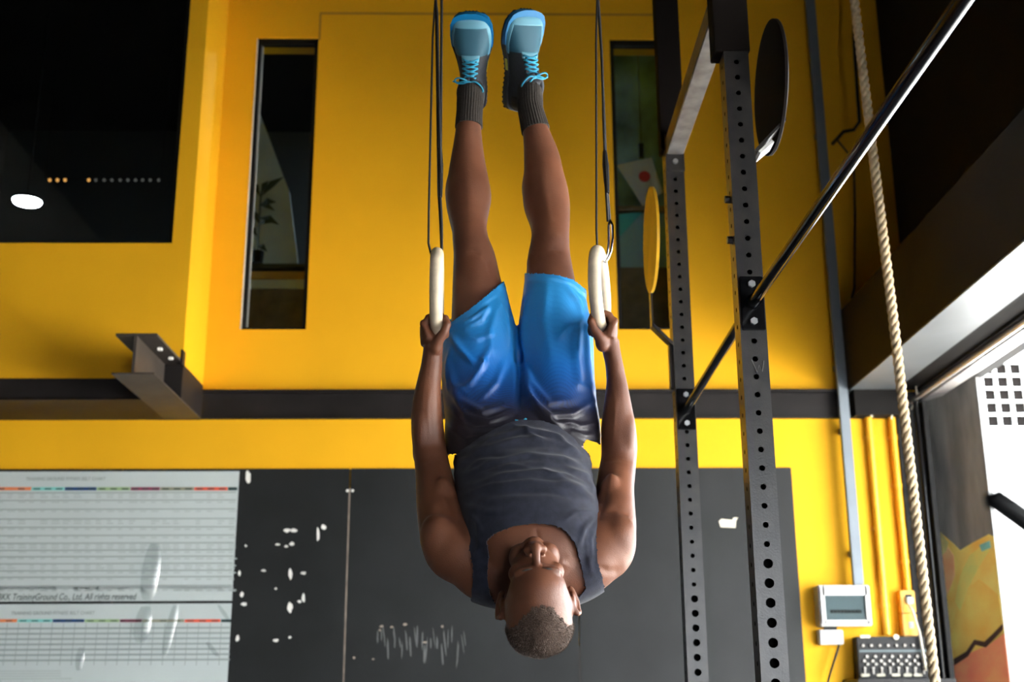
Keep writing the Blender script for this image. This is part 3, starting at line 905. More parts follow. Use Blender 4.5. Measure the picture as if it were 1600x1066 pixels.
nb = MB().prism([(.741, 3.14, 2.70), (.741, 3.14, 2.50), (.746, 3.14, 2.50), (.746, 3.14, 2.70)], (0, 1, 0), .04)
nb.prism([(.746, 3.12, 2.70), (.741, 3.12, 2.70), (.741, 3.12, 2.706), (.828, 3.12, 2.80), (.834, 3.12, 2.795)], (0, 1, 0), .06).prism([(.828, 3.12, 2.795), (.834, 3.12, 2.795), (.834, 3.12, 2.95), (.828, 3.12, 2.95)], (0, 1, 0), .06)
td = target((.820, 3.215, 2.945), .197, 'dark round disc target bolted high on the near upright', 'target_dark', 'rig_grey', nb, PX1)
make('bracket_lit_bend', MB().prism([(.750, 3.12, 2.700), (.790, 3.12, 2.735), (.796, 3.12, 2.728), (.756, 3.12, 2.693)], (0, 1, 0), .06), 'white_plastic', parent=td)  # white piece paints the light caught by the bracket's lower bend
fb = MB().box((.652, 4.27, 2.30), (.664, 4.30, 2.47))
fb.prism([(.664, 4.25, 2.46), (.664, 4.25, 2.475), (.592, 4.25, 2.55), (.592, 4.25, 2.535)], (0, 1, 0), .05).box((.590, 4.25, 2.535), (.596, 4.30, 2.75))
td2 = target((.583, 4.14, 2.825), .192, 'yellow round disc target beside the far upright', 'target_yellow', 'target_yellow', fb, PX0)

# ================================================================== ROPE
rt = thing('climbing_rope', (1.585, 4.5, .05), 'thick beige twisted climbing rope hanging near the header beam', 'rope')
zz = np.linspace(.05, TOP - .03, 240)
path = np.stack([np.interp(zz, [0, 1.284, 2.6, 4.037, TOP], [1.60, 1.585, 1.562, 1.527, 1.47]), np.full_like(zz, 4.5), zz], 1)
for k in range(3):
    ph = 2 * math.pi * k / 3 + zz / .105 * 2 * math.pi
    p2 = path + np.stack([.0092 * np.cos(ph), .0092 * np.sin(ph), 0 * zz], 1)
    z2 = np.linspace(.05, TOP - .03, 700)
    pp = np.stack([np.interp(z2, zz, path[:, 0]) + .0092 * np.cos(2 * math.pi * k / 3 + z2 / .105 * 2 * math.pi), 4.5 + .0092 * np.sin(2 * math.pi * k / 3 + z2 / .105 * 2 * math.pi), z2], 1)
    make('strand', MB().tube(pp, .0108, 8), 'rope', parent=rt, smooth=True)
make('ceiling_hook', MB().tube([(1.47, 4.5, TOP), (1.47, 4.5, TOP - .06)], .03, 12), 'zinc', parent=rt)

# out-of-focus bent bar at the right edge, close to the viewer
hp = [at(1541, 783, 1.0), at(1556, 781, 1.0), at(1578, 796, 1.0), at(1606, 816, 1.0), at(1660, 850, 1.02), np.array([.56, 1.05, 1.2]), np.array([.58, 1.05, .6]), np.array([.58, 1.05, .01])]
ht = thing('bent_handle', (.58, 1.05, 0), 'blurred black bent handle poking in at the right edge', 'handle')
make('bar', MB().tube(hp, [.006, .0095, .0095, .0095, .0095, .012, .012, .012], 14), 'black_plastic', parent=ht, smooth=True)
make('foot', MB().tube([(.58, 1.05, 0), (.58, 1.05, .02)], .12, 24), 'black_plastic', parent=ht)

# ================================================================== GYM RINGS
RB = {-1: at(682, 524, 2.93), 1: at(939, 520, 2.93)}     # lowest point of each ring's tube
RR, RT = .097, .0163                                      # ring radius to tube centre, tube radius


def gym_ring(sgn, yaw, label, top_px, strands, buckle_px, biner):
    B = RB[sgn]
    c = B + (0, 0, RT + RR)
    t = thing('gymnastic_ring', B, label, 'gymnastic ring', 'gymnastic rings')
    P = []
    dx = math.sin(yaw)
    dy = math.cos(yaw)
    for i in range(65):
        a = 2 * math.pi * i / 64
        P.append(c + np.array([dx * RR * math.sin(a), dy * RR * math.sin(a), -RR * math.cos(a)]))
    seg = 16
    V, F = [], []
    for i in range(64):
        a = 2 * math.pi * i / 64
        rad = np.array([dx * math.sin(a), dy * math.sin(a), -math.cos(a)])
        nrm = np.array([dy, -dx, 0])
        for k in range(seg):
            u = 2 * math.pi * k / seg
            V.append(c + rad * RR + RT * (rad * math.cos(u) + nrm * math.sin(u)))
    for i in range(64):
        for k in range(seg):
            F.append((i * seg + k, i * seg + (k + 1) % seg, ((i + 1) % 64) * seg + (k + 1) % seg, ((i + 1) % 64) * seg + k))
    make('ring', (V, F), 'ring_wood', parent=t, smooth=True)
    top = at(*top_px, 2.95)
    dirz = (top - c) / (top - c)[2]
    for k, s in enumerate(strands):
        pts = [at(px, py, yy) for px, py, yy in s]
        up = top + dirz * 0
        pts.append(np.array([up[0] + (pts[-1][0] - up[0]) * .3, up[1], TOP]))
        make('strap', MB().tube(pts, .0036 if len(s) < 5 else .003, 8, flat=1.0), 'webbing', parent=t, smooth=True)
    Pb, Qb = at(*buckle_px[0], 2.945), at(*buckle_px[1], 2.945)
    make('buckle', MB().tube([Pb, Pb * .66 + Qb * .34, Pb * .33 + Qb * .67, Qb], [.0055, .0085, .0075, .0055], 8), 'black_plastic', parent=t)
    if biner:
        Q = [at(*p, 2.945) for p in biner]
        make('carabiner', MB().tube(Q + [Q[0]], .0032, 8), 'chrome', parent=t, smooth=True)
    return t


gym_ring(-1, -.02, 'pale wooden gym ring on the side of the wall charts', (680, -10),
         [[(683, 404, 2.945), (674, 399, 2.93), (669.5, 380, 2.93), (670, 330, 2.93), (676, 60, 2.95), (680, 2, 2.95)],
          [(684, 404, 2.945), (690.5, 396, 2.945), (690, 350, 2.945), (688, 308, 2.945)],
          [(690, 396, 2.95), (687, 330, 2.95), (685, 300, 2.95), (682, 60, 2.95), (681, 0, 2.95)],
          [(689, 270, 2.94), (687, 200, 2.94), (683, 20, 2.945), (681, 0, 2.95)]], [(687.5, 232), (688, 308)], None)
gym_ring(1, .22, 'pale wooden gym ring on the side of the rig uprights', (933, -10),
         [[(939, 398, 2.945), (933, 388, 2.93), (932, 360, 2.93), (931.5, 60, 2.945), (933, 0, 2.95)],
          [(950, 346, 2.945), (946, 280, 2.945), (940, 80, 2.95), (934, 0, 2.95)],
          [(953, 346, 2.95), (948, 280, 2.95), (945, 200, 2.95), (938, 40, 2.95), (935, 0, 2.95)]],
         [(945, 236), (949, 302)],
         [(953, 344), (957, 352), (957.5, 372), (955, 392), (950, 404), (945, 411), (943.5, 408), (949, 398), (951, 380), (951, 352)])


# ================================================================== THE ATHLETE
EX, EY, EZ = np.eye(3)


def rings_from(pts, seg=28, pw=2.0):
    """pts: (px, py, Y, half width in photo pixels, depth radius in metres or None) -> world rings"""
    C = np.array([at(p[0], p[1], p[2]) for p in pts])
    T = np.gradient(C, axis=0)
    T /= np.linalg.norm(T, axis=1)[:, None]
    out = []
    for i, p in enumerate(pts):
        a = p[3] * mpp(C[i])
        b = p[4] if len(p) > 4 and p[4] else a
        n = EY - T[i] * (EY @ T[i])
        n /= np.linalg.norm(n)
        s = np.cross(T[i], n)
        r = []
        for k in range(seg):
            t = 2 * math.pi * k / seg
            c, q = math.cos(t), math.sin(t)
            c = math.copysign(abs(c) ** (2 / pw), c)
            q = math.copysign(abs(q) ** (2 / pw), q)
            r.append(C[i] + s * a * c + n * b * q)
        out.append(r)
    return out


def interp_pts(pts, n):
    """resample a limb profile smoothly (Catmull-Rom)"""
    P = np.array([[*p[:4], (p[4] if len(p) > 4 and p[4] else p[3] * mpp(at(p[0], p[1], p[2])))] for p in pts])
    k = len(P)
    out = []
    for t in np.linspace(0, k - 1, n):
        i = min(int(t), k - 2)
        f = t - i
        p0, p1, p2, p3 = P[max(i - 1, 0)], P[i], P[i + 1], P[min(i + 2, k - 1)]
        out.append(.5 * ((2 * p1) + (-p0 + p2) * f + (2 * p0 - 5 * p1 + 4 * p2 - p3) * f * f + (-p0 + 3 * p1 - 3 * p2 + p3) * f ** 3))
    return [tuple(o) for o in out]


def limb(m, pts, n=None, seg=28, pw=2.0):
    m.loft(rings_from(interp_pts(pts, n or len(pts) * 4), seg, pw))


def ballp(m, px, py, Y, rx, ry, rd, tilt=0.):
    """ellipsoid at a photo position: rx, ry in pixels, rd in metres"""
    c = at(px, py, Y)
    k = mpp(c)
    ca, sa = math.cos(tilt), math.sin(tilt)
    m.ell(c, [(ca, 0, -sa), (0, 1, 0), (sa, 0, ca)], (rx * k, rd, ry * k))


def remesh(m, voxel, smooth, factor=.5):
    me = bpy.data.meshes.new('tmp')
    me.from_pydata(m.v, [], m.f)
    bm = bmesh.new(); bm.from_mesh(me)
    bmesh.ops.recalc_face_normals(bm, faces=bm.faces)
    bm.to_mesh(me); bm.free()
    o = bpy.data.objects.new('tmp', me)
    COL.objects.link(o)
    r = o.modifiers.new('r', 'REMESH')
    r.mode = 'VOXEL'
    r.voxel_size = voxel
    if smooth:
        s = o.modifiers.new('s', 'SMOOTH')
        s.factor = factor
        s.iterations = smooth
    dg = bpy.context.evaluated_depsgraph_get()
    e = bpy.data.meshes.new_from_object(o.evaluated_get(dg))
    bpy.data.objects.remove(o)
    bpy.data.meshes.remove(me)
    V = np.zeros(len(e.vertices) * 3)
    e.vertices.foreach_get('co', V)
    V = V.reshape(-1, 3)
    N = np.zeros(len(e.vertices) * 3)
    e.vertices.foreach_get('normal', N)
    N = N.reshape(-1, 3)
    F = np.array([tuple(p.vertices) if len(p.vertices) == 4 else (*p.vertices, p.vertices[-1]) for p in e.polygons])
    bpy.data.meshes.remove(e)
    return V, F, N


def faces_list(F):
    return [tuple(f) if f[2] != f[3] else tuple(f[:3]) for f in F.tolist()]


def edges_of(F):
    E = np.concatenate([F[:, [0, 1]], F[:, [1, 2]], F[:, [2, 3]], F[:, [3, 0]]])
    E = E[E[:, 0] != E[:, 1]]
    return np.unique(np.sort(E, 1), axis=0)


def lap_smooth(V, F, it, fac=.5, mask=None):
    E = edges_of(F)
    V = V.copy()
    deg = np.bincount(E.ravel(), minlength=len(V))[:, None].clip(1)
    for _ in range(it):
        A = np.zeros_like(V)
        np.add.at(A, E[:, 0], V[E[:, 1]])
        np.add.at(A, E[:, 1], V[E[:, 0]])
        D = (A / deg - V) * fac
        V += D if mask is None else D * mask[:, None]
    return V


def normals(V, F):
    n = np.cross(V[F[:, 2]] - V[F[:, 0]], V[F[:, 3]] - V[F[:, 1]])
    N = np.zeros_like(V)
    for k in range(4):
        np.add.at(N, F[:, k], n)
    return N / (np.linalg.norm(N, axis=1)[:, None] + 1e-12)


def cut(V, F, g):
    """keep the surface where g > 0, with a clean edge at g = 0"""
    V = V.copy()
    E = edges_of(F)
    a, b = E[:, 0], E[:, 1]
    cr = (g[a] > 0) != (g[b] > 0)
    a, b = a[cr], b[cr]
    neg = np.where(g[a] > 0, b, a)
    pos = np.where(g[a] > 0, a, b)
    t = g[pos] / (g[pos] - g[neg])
    X = V[pos] + (V[neg] - V[pos]) * t[:, None]
    S = np.zeros_like(V)
    C = np.zeros(len(V))
    np.add.at(S, neg, X)
    np.add.at(C, neg, 1)
    k = C > 0
    V[k] = S[k] / C[k][:, None]
    keep = (g[F] > 0).any(1)
    F = F[keep]
    used = np.unique(F)
    mp_ = -np.ones(len(V), int)
    mp_[used] = np.arange(len(used))
    return V[used], mp_[F], used


def thicken(V, F, t):
    """give an open sheet a real thickness, inwards"""
    N = normals(V, F)
    n = len(V)
    Vi = V - N * t
    e = {}
    for f in F:
        q = list(dict.fromkeys(f.tolist()))
        for i in range(len(q)):
            u, v = q[i], q[(i + 1) % len(q)]
            e[(u, v)] = 1
    side = [(v, u, u + n, v + n) for (u, v) in e if (v, u) not in e]
    fl = faces_list(F)
    return np.concatenate([V, Vi]), fl + [tuple(i + n for i in reversed(f)) for f in fl] + side


def poly_sd(P, poly):
    """signed distance to a closed pixel polygon, positive inside"""
    P = np.asarray(P)
    Q = np.asarray(poly, float)
    n = len(Q)
    d = np.full(len(P), 1e9)
    ins = np.zeros(len(P), bool)
    for i in range(n):
        a, b = Q[i], Q[(i + 1) % n]
        ab = b - a
        t = (((P - a) @ ab) / (ab @ ab)).clip(0, 1)
        d = np.minimum(d, np.linalg.norm(P - a - t[:, None] * ab, axis=1))
        c = ((a[1] > P[:, 1]) != (b[1] > P[:, 1]))
        xi = a[0] + (P[:, 1] - a[1]) * ab[0] / (ab[1] if abs(ab[1]) > 1e-9 else 1e-9)
        ins ^= c & (P[:, 0] < xi)
    return np.where(ins, d, -d)


def fold(P, line, wid, h):
    """height of a soft cloth fold along a pixel polyline, fading at both ends"""
    Q = np.asarray(line, float)
    L = np.concatenate([[0], np.cumsum(np.linalg.norm(np.diff(Q, axis=0), axis=1))])
    best = np.full(len(P), 1e9)
    s = np.zeros(len(P))
    for i in range(len(Q) - 1):
        ab = Q[i + 1] - Q[i]
        t = (((P - Q[i]) @ ab) / (ab @ ab)).clip(0, 1)
        d = np.linalg.norm(P - Q[i] - t[:, None] * ab, axis=1)
        k = d < best
        best[k] = d[k]
        s[k] = (L[i] + t[k] * (L[i + 1] - L[i])) / L[-1]
    return h * np.exp(-(best / wid) ** 2) * np.sin(np.pi * s.clip(.02, .98)) ** .6


# ---- limb profiles, measured down the photograph (px, py, distance Y, half width px, depth radius m)
LEG_A = [(735, 128, 3.16, 16, .034), (735, 150, 3.13, 19, .043), (733, 180, 3.12, 19.5, .043), (732, 205, 3.12, 20.5, .042), (731, 243, 3.125, 26, .047), (731, 272, 3.125, 31, .056),
         (732, 301, 3.12, 35, .062), (731.5, 321, 3.115, 34.7, .062), (732, 344, 3.10, 30, .057), (733.5, 360, 3.085, 27.5, .054), (736, 380, 3.075, 29, .056), (741, 402, 3.075, 33, .062),
         (744, 432, 3.075, 37, .070), (747, 461, 3.075, 41, .076), (751, 500, 3.075, 46, .084), (757, 550, 3.07, 51, .09), (764, 600, 3.06, 55, .095), (772, 650, 3.05, 56, .095)]
LEG_B = [(826, 132, 3.16, 16, .034), (828, 152, 3.13, 18.5, .043), (830, 178, 3.12, 19.5, .043), (837, 205, 3.12, 21, .042), (846, 243, 3.125, 28, .048), (849.5, 272, 3.125, 31.5, .056),
         (851.5, 295, 3.12, 35.5, .062), (854.5, 321, 3.115, 36.5, .062), (858.5, 344, 3.10, 32.5, .057), (860, 362, 3.085, 30, .054), (859.5, 380, 3.075, 30.5, .056), (858, 402, 3.075, 34, .062),
         (859, 426, 3.075, 37, .070), (861, 461, 3.075, 42, .076), (863, 500, 3.075, 47, .084), (864, 550, 3.07, 51, .09), (862, 600, 3.06, 55, .095), (858, 650, 3.05, 56, .095)]
ARM_A = [(752, 888, 2.80, 36, .05), (714, 862, 2.815, 49, .062), (697, 828, 2.85, 42.5, .062), (687, 797, 2.885, 36.5, .056), (681, 764, 2.92, 31.5, .050), (676, 732, 2.95, 28, .044), (672, 706, 2.965, 26.5, .043),
         (668.5, 677, 2.965, 26, .045), (667, 650, 2.955, 25, .043), (667.5, 625, 2.945, 22.5, .039), (670, 600, 2.94, 19.5, .034), (674, 575, 2.935, 17, .030), (676, 553, 2.93, 15.5, .029), (677.5, 540, 2.93, 15.5, .031)]
ARM_B = [(905, 888, 2.80, 36, .05), (940, 860, 2.815, 50, .062), (953, 826, 2.85, 42, .062), (959, 793, 2.885, 33.5, .056), (961, 764, 2.92, 30, .050), (964, 738, 2.95, 29, .045), (967, 716, 2.965, 28, .044),
         (967.5, 695, 2.965, 28.5, .046), (966, 664, 2.955, 27, .044), (965, 630, 2.945, 21.5, .038), (963.5, 598, 2.94, 16.5, .032), (959.5, 569, 2.935, 13.8, .029), (954.5, 545, 2.93, 14.2, .029), (953, 534, 2.93, 15, .031)]
TORSO = [(815, 640, 3.06, 88, .105), (815, 665, 3.04, 96, .112), (815, 690, 3.01, 97, .110), (816, 720, 2.975, 97, .107), (819, 760, 2.925, 100, .112), (824, 795, 2.88, 105, .120), (830, 830, 2.84, 106, .120), (836, 865, 2.81, 98, .105), (839, 895, 2.80, 84, .085), (840, 920, 2.795, 60, .07)]
GIRDLE = [(716, 868, 2.82, 36, .055), (752, 890, 2.805, 47, .060), (790, 905, 2.80, 44, .064), (840, 908, 2.80, 42, .066), (890, 900, 2.80, 43, .064), (928, 880, 2.805, 41, .060), (950, 862, 2.82, 34, .055)]

body = MB()
for L in (LEG_A, LEG_B):
    limb(body, L)
# knee caps, shin edge and thigh muscle heads
for px, py, sg in ((738, 378, 1), (863, 374, 1)):
    ballp(body, px, py, 3.032, 15, 15, .016)
    ballp(body, px - 2, py - 22, 3.042, 10, 11, .014)
ballp(body, 757, 418, 3.052, 16, 26, .032, .25)
ballp(body, 727, 425, 3.055, 16, 30, .035, -.1)
ballp(body, 838, 415, 3.055, 15, 24, .035, -.2)
ballp(body, 875, 416, 3.052, 15, 28, .032, .15)
ballp(body, 712, 298, 3.135, 17, 40, .045, .05)
ballp(body, 752, 304, 3.135, 16, 36, .045, -.08)
ballp(body, 832, 298, 3.135, 17, 40, .045, -.05)
ballp(body, 872, 304, 3.135, 17, 40, .045, -.1)
limb(body, TORSO, seg=36, pw=2.3)
limb(body, GIRDLE)
for A in (ARM_A, ARM_B):
    limb(body, A)
# chest plates, deltoids, biceps, forearm bellies, elbow points, collar bones
ballp(body, 783, 806, 2.795, 50, 34, .045, .12)
ballp(body, 877, 806, 2.795, 50, 34, .045, -.12)
ballp(body, 690, 846, 2.805, 34, 46, .045, -.30)
ballp(body, 962, 846, 2.805, 32, 44, .045, .30)
ballp(body, 697, 790, 2.866, 19, 48, .028, -.10)
ballp(body, 952, 785, 2.866, 19, 48, .028, .10)
ballp(body, 660, 665, 2.945, 16, 44, .034, .04)
ballp(body, 979, 672, 2.945, 15, 40, .034, -.04)
ballp(body, 654, 705, 2.985, 10, 24, .026, .0)
for a, b in (((846, 868), (905, 893)), ((832, 868), (775, 893))):
    P, Q = at(*a, 2.722), at(*b, 2.755)
    body.tube([P, (P + Q) / 2 + (0, -.012, 0), Q], [.008, .010, .009], 10)

# ---- head: u points to the crown, d out of the face
TH = math.radians(47)
roll = math.radians(3.0)
HX = np.array([math.cos(roll), 0, math.sin(roll)])
HU = np.array([0, -math.sin(TH), -math.cos(TH)])
HU = HU + np.array([math.sin(roll) * .6, 0, 0]); HU -= HX * (HU @ HX); HU /= np.linalg.norm(HU)
HD = np.cross(HX, HU)
if HD[2] < 0:
    HD = -HD
HCN = at(840, 937, 2.642)
H3 = [HX, HU, HD]


def hp_(x, u, d):
    return HCN + HX * x + HU * u + HD * d


def hell(m, c, r, seg=20, rings=14):
    m.ell(hp_(*c), H3, r, seg, rings)


hell(body, (0, .024, -.012), (.0715, .090, .096), 32, 22)
hell(body, (0, .038, -.030), (.067, .064, .068), 28, 18)
hell(body, (.020, .044, -.026), (.050, .062, .066), 28, 18); hell(body, (-.020, .044, -.026), (.050, .062, .066), 28, 18)
hell(body, (0, .020, .032), (.062, .068, .062), 28, 18)
hell(body, (0, -.045, .030), (.054, .070, .060))
hell(body, (0, -.100, .062), (.026, .020, .026))
hell(body, (.028, -.088, .045), (.028, .026, .034)); hell(body, (-.028, -.088, .045), (.028, .026, .034))
hell(body, (.024, .012, .079), (.027, .0095, .0155)); hell(body, (-.024, .012, .079), (.027, .0095, .0155))
hell(body, (.040, -.024, .052), (.020, .020, .022)); hell(body, (-.040, -.024, .052), (.020, .020, .022))
body.tube([hp_(0, .014, .084), hp_(0, -.006, .097), hp_(0, -.026, .110), hp_(0, -.037, .112)], [.008, .0085, .011, .010], 12)
hell(body, (0, -.034, .113), (.011, .0105, .0105))
hell(body, (.0155, -.038, .101), (.0105, .0095, .012)); hell(body, (-.0155, -.038, .101), (.0105, .0095, .012))
hell(body, (0, -.061, .087), (.026, .0075, .015)); hell(body, (0, -.073, .085), (.023, .008, .014))
for s in (1, -1):
    hell(body, (s * .031, -.006, .068), (.0155, .0125, .0135))         # closed lids over the eyeballs
    ear = [hp_(s * .070, .018, -.002), hp_(s * .081, .030, -.020), hp_(s * .086, .016, -.030), hp_(s * .084, -.012, -.022), hp_(s * .074, -.034, -.006), hp_(s * .069, -.034, .002)]
    body.tube(ear, [.006, .0075, .0075, .0075, .0085, .006], 10)
    body.ell(hp_(s * .0745, .000, -.012), [HX, HU, HD], (.0065, .026, .015))
# neck
NB = at(840, 905, 2.805)
NH = hp_(0, -.060, -.035)
body.tube([NB + (0, .01, .04), NB, NB * .5 + NH * .5, NH, hp_(0, -.01, -.03)], [.066, .062, .058, .057, .05], 24)
for s in (1, -1):
    body.tube([at(840 + s * 14, 872, 2.735), hp_(s * .03, -.085, -.0), hp_(s * .055, -.04, -.03)], [.010, .014, .014], 12)

# ---- hands closed round the rings
def hand(m, s, W):
    """s: -1 viewer's left hand, +1 right; W: wrist centre"""
    c = RB[s] + (0, 0, RT)
    q = lambda lat, y, z: c + np.array([s * lat, y, z])      # lat: away from the body
    palm = [W + (0, 0, -.02), W, W * .5 + q(.014, .0, -.042) * .5 + (s * .002, 0, 0), q(.016, .0, -.036), q(.025, .0, -.014), q(.030, .0, .004)]
    ax, by = [.0215, .0225, .0235, .0230, .0165, .0115], [.030, .032, .041, .046, .045, .041]
    R = []
    for i, p in enumerate(palm):
        R.append([p + np.array([ax[i] * math.cos(2 * math.pi * k / 24), by[i] * math.sin(2 * math.pi * k / 24), .25 * ax[i] * math.cos(2 * math.pi * k / 24) * (-s if i > 2 else 0)]) for k in range(24)])
    m.loft(R)
    rr = RT + .0088
    for j, (dy, r0, end) in enumerate(((-.033, .0092, -35), (-.0115, .0097, -50), (.0105, .0093, -45), (.031, .0080, -20))):
        P, Q = [q(.033, dy, -.006)], [r0 * 1.08]
        for k, ang in enumerate(np.linspace(158, end, 9)):
            t = math.radians(ang)
            kn = 1.10 if k in (1, 4) else 1.0                  # knuckles stand proud
            P.append(q(-math.cos(t) * rr * kn, dy + .002 * k * (-1 if j < 2 else 1) * .3, math.sin(t) * rr * kn))
            Q.append(r0 * (1.05 if k in (1, 4) else .97) * (1 - .02 * k))
        m.tube(P, Q, 12, ref=(0, 1, 0))
        m.ell(P[-1], np.eye(3), (Q[-1], Q[-1], Q[-1]), 10, 8)
        m.ell(q(.031, dy, .004), np.eye(3), (.0105, .0098, .0105), 10, 8)
    th = [q(.006, -.022, -.058), q(-.006, -.036, -.040), q(-.022, -.047, -.020), q(-.029, -.050, -.002), q(-.024, -.046, .014)]
    m.tube(th, [.016, .0145, .0112, .0105, .0088], 12)
    m.ell(th[-1], np.eye(3), (.0088, .0088, .0092), 10, 8)
    m.ell(q(.0, -.026, -.048), np.eye(3), (.018, .018, .026), 12, 10)


hand(body, -1, at(677.5, 540, 2.93))
hand(body, 1, at(953, 534, 2.93))

V, F, N = remesh(body, .0031, 5)
# soften large limbs a little more than face and hands
Lh = (V - HCN) @ np.stack(H3, 1)
fine = (np.linalg.norm(V - HCN, axis=1) < .15)
for s in (-1, 1):
    fine |= np.linalg.norm(V - RB[s], axis=1) < .11
hd = np.linalg.norm(V - HCN, axis=1) < .15
V = lap_smooth(V, F, 4, .5, np.where(hd, 1., 0.))
V = lap_smooth(V, F, 26, .5, np.where(fine, 0., 1.))
PB = proj(V)
Nn = normals(V, F)
front = Nn[:, 1] < .1
d = np.zeros(len(V))
for ln, wd, h in (([(853, 300), (856, 330), (862, 352)], 5, .0015), ([(727, 250), (733, 300), (735, 350)], 7, .002), ([(846, 240), (851, 300), (858, 345)], 7, .002),
                  ([(672, 600), (668, 640), (672, 690)], 3.0, .0012), ([(955, 590), (962, 630), (958, 690)], 3.0, .0012),
                  ([(690, 730), (700, 780), (712, 820)], 5, -.003), ([(948, 735), (944, 780), (936, 810)], 5, -.003),
                  ([(668, 812), (685, 800), (712, 806)], 6, -.0035), ([(985, 805), (965, 795), (940, 802)], 6, -.0035),
                  ([(728, 396), (740, 392), (752, 398)], 4, -.003), ([(855, 392), (866, 390), (877, 396)], 4, -.003),
                  ([(752, 398), (762, 410), (766, 430)], 4, -.002), ([(655, 725), (672, 718), (695, 722)], 4, -.0018), ([(943, 722), (965, 716), (990, 722)], 4, -.0018),
                  ([(836, 825), (842, 850), (846, 866)], 5, -.003), ([(925, 880), (950, 893), (968, 890)], 6, -.003)):
    d += np.where(front & ~fine, fold(PB, ln, wd, h), 0)
V = V + Nn * d[:, None]

# skin
sk = mat('skin', (0.155, 0.059, 0.031, 1), .46, spec=.30, var=.30, vscale=9, bump=.18, bscale=420, col2=(0.108, 0.040, 0.022, 1))
sk.node_tree.nodes['Principled BSDF'].inputs['Subsurface Weight'].default_value = .06
sk.node_tree.nodes['Principled BSDF'].inputs['Subsurface Radius'].default_value = (.02, .008, .004)
person = make('person', (V, faces_list(F)), 'skin', origin=(RB[-1] + RB[1]) / 2, smooth=True,
              label='man in dark tank top and blue shorts hanging upside down from the gym rings', cat='person')
BV, BF = V, F

# ---- hair: close-cropped cap grown from the scalp plus short bristles
def hair_g(V):
    L = (V - HCN) @ np.stack(H3, 1)
    x, u, dd = L[:, 0], L[:, 1], L[:, 2]
    g = .78 * u - .62 * dd - .037
    g = g - np.clip(np.abs(x - .004) - .016, 0, 1) * np.where(x > 0, .95, .7) * np.clip((dd + .05) / .05, 0, 1)
    g = g + .0025 * np.sin(x * 310) + .002 * np.sin(x * 733 + 1)
    ear_ = np.linalg.norm((L - np.stack([np.sign(x) * .08, 0 * x, 0 * x - .012], 1)) / (.022, .045, .034), axis=1) - 1
    return np.where(np.linalg.norm(V - HCN, axis=1) < .145, np.minimum(g, ear_ * .03 + .002), -1)


Nn = normals(V, F)
g = hair_g(V)
HV, HF, used = cut(V, F, g)
HV = HV + Nn[used] * (.0006 + .0022 * np.clip(g[used] / .012, 0, 1))[:, None]
hm = mat('hair', (0.034, 0.019, 0.013, 1), .75, spec=.3, var=.6, vscale=420, bump=.8, bscale=520, col2=(0.085, 0.052, 0.036, 1))
hair = make('hair', (HV, faces_list(HF)), 'hair', parent=person, smooth=True, label='very short cropped greying hair')
tri = HF[:, :3]
ar = np.linalg.norm(np.cross(HV[tri[:, 1]] - HV[tri[:, 0]], HV[tri[:, 2]] - HV[tri[:, 0]]), axis=1)
pick = rng.choice(len(tri), 5200, p=ar / ar.sum())
w_ = rng.dirichlet((1, 1, 1), 5200)
base = (HV[tri[pick]] * w_[:, :, None]).sum(1)
hn = normals(HV, HF)[tri[pick][:, 0]]
bv, bf = [], []
for b0, n0 in zip(base, hn):
    a_ = np.cross(n0, (.3, .5, .8)); a_ /= np.linalg.norm(a_); c_ = np.cross(n0, a_)
    tip = b0 + n0 * .0030 + (rng.random(3) - .5) * .002
    k = len(bv)
    bv += [b0 + a_ * .0006, b0 - a_ * .0003 + c_ * .0005, b0 - a_ * .0003 - c_ * .0005, tip]
    bf += [(k, k + 1, k + 3), (k + 1, k + 2, k + 3), (k + 2, k, k + 3)]
make('bristle', (np.array(bv), bf), mat('bristle', (0.16, 0.115, 0.09, 1), .6, var=.7, vscale=300, col2=(.03, .018, .013, 1)), parent=hair, kind='stuff')
for s in (1, -1):
    bw = MB().tube([hp_(s * .010, .0145, .0915), hp_(s * .022, .0165, .0915), hp_(s * .036, .0155, .087), hp_(s * .048, .010, .075)], [.0018, .0026, .0022, .0012], 8)
    make('eyebrow', bw, 'brow', parent=person, smooth=True)

# ---- tank top
tk = MB()
TT = [(p[0], p[1], p[2], p[3] + 5, (p[4] or 0) + .011) for p in TORSO]
TT[0] = (815, 636, 3.055, 108, .128); TT[1] = (815, 665, 3.035, 110, .128); TT[2] = (815, 690, 3.00, 107, .124); TT[3] = (816, 720, 2.965, 107, .122); TT[4] = (819, 760, 2.92, 109, .124)
limb(tk, TT, seg=40, pw=2.3)
limb(tk, [(p[0], p[1], p[2], p[3] + 4.5, p[4] + .007) for p in GIRDLE])
ballp(tk, 783, 806, 2.793, 54, 38, .051, .12)
ballp(tk, 877, 806, 2.793, 54, 38, .051, -.12)
TV, TF, TN = remesh(tk, .0042, 8)
TV = lap_smooth(TV, TF, 12, .5)
TN = normals(TV, TF)
TP = proj(TV)
fr = TN[:, 1] < .15
HEM = [(690, 724), (705, 716), (722, 704), (740, 690), (770, 672), (800, 659), (815, 656), (845, 657), (870, 665), (890, 679), (908, 697), (924, 716), (940, 728)]
TANK = HEM + [(960, 760), (946, 790), (933.5, 801), (931, 835), (934, 880), (942, 908), (950, 960), (895, 975), (899, 942), (916, 921), (911, 895), (901, 852), (889, 834), (879, 825), (860, 819), (834, 817.5), (800, 822), (771, 834), (759, 845),
              (763, 866), (761, 903), (765, 930), (788, 975), (735, 975), (737, 933), (740, 888), (732, 850), (723, 812), (705, 790), (680, 760)]
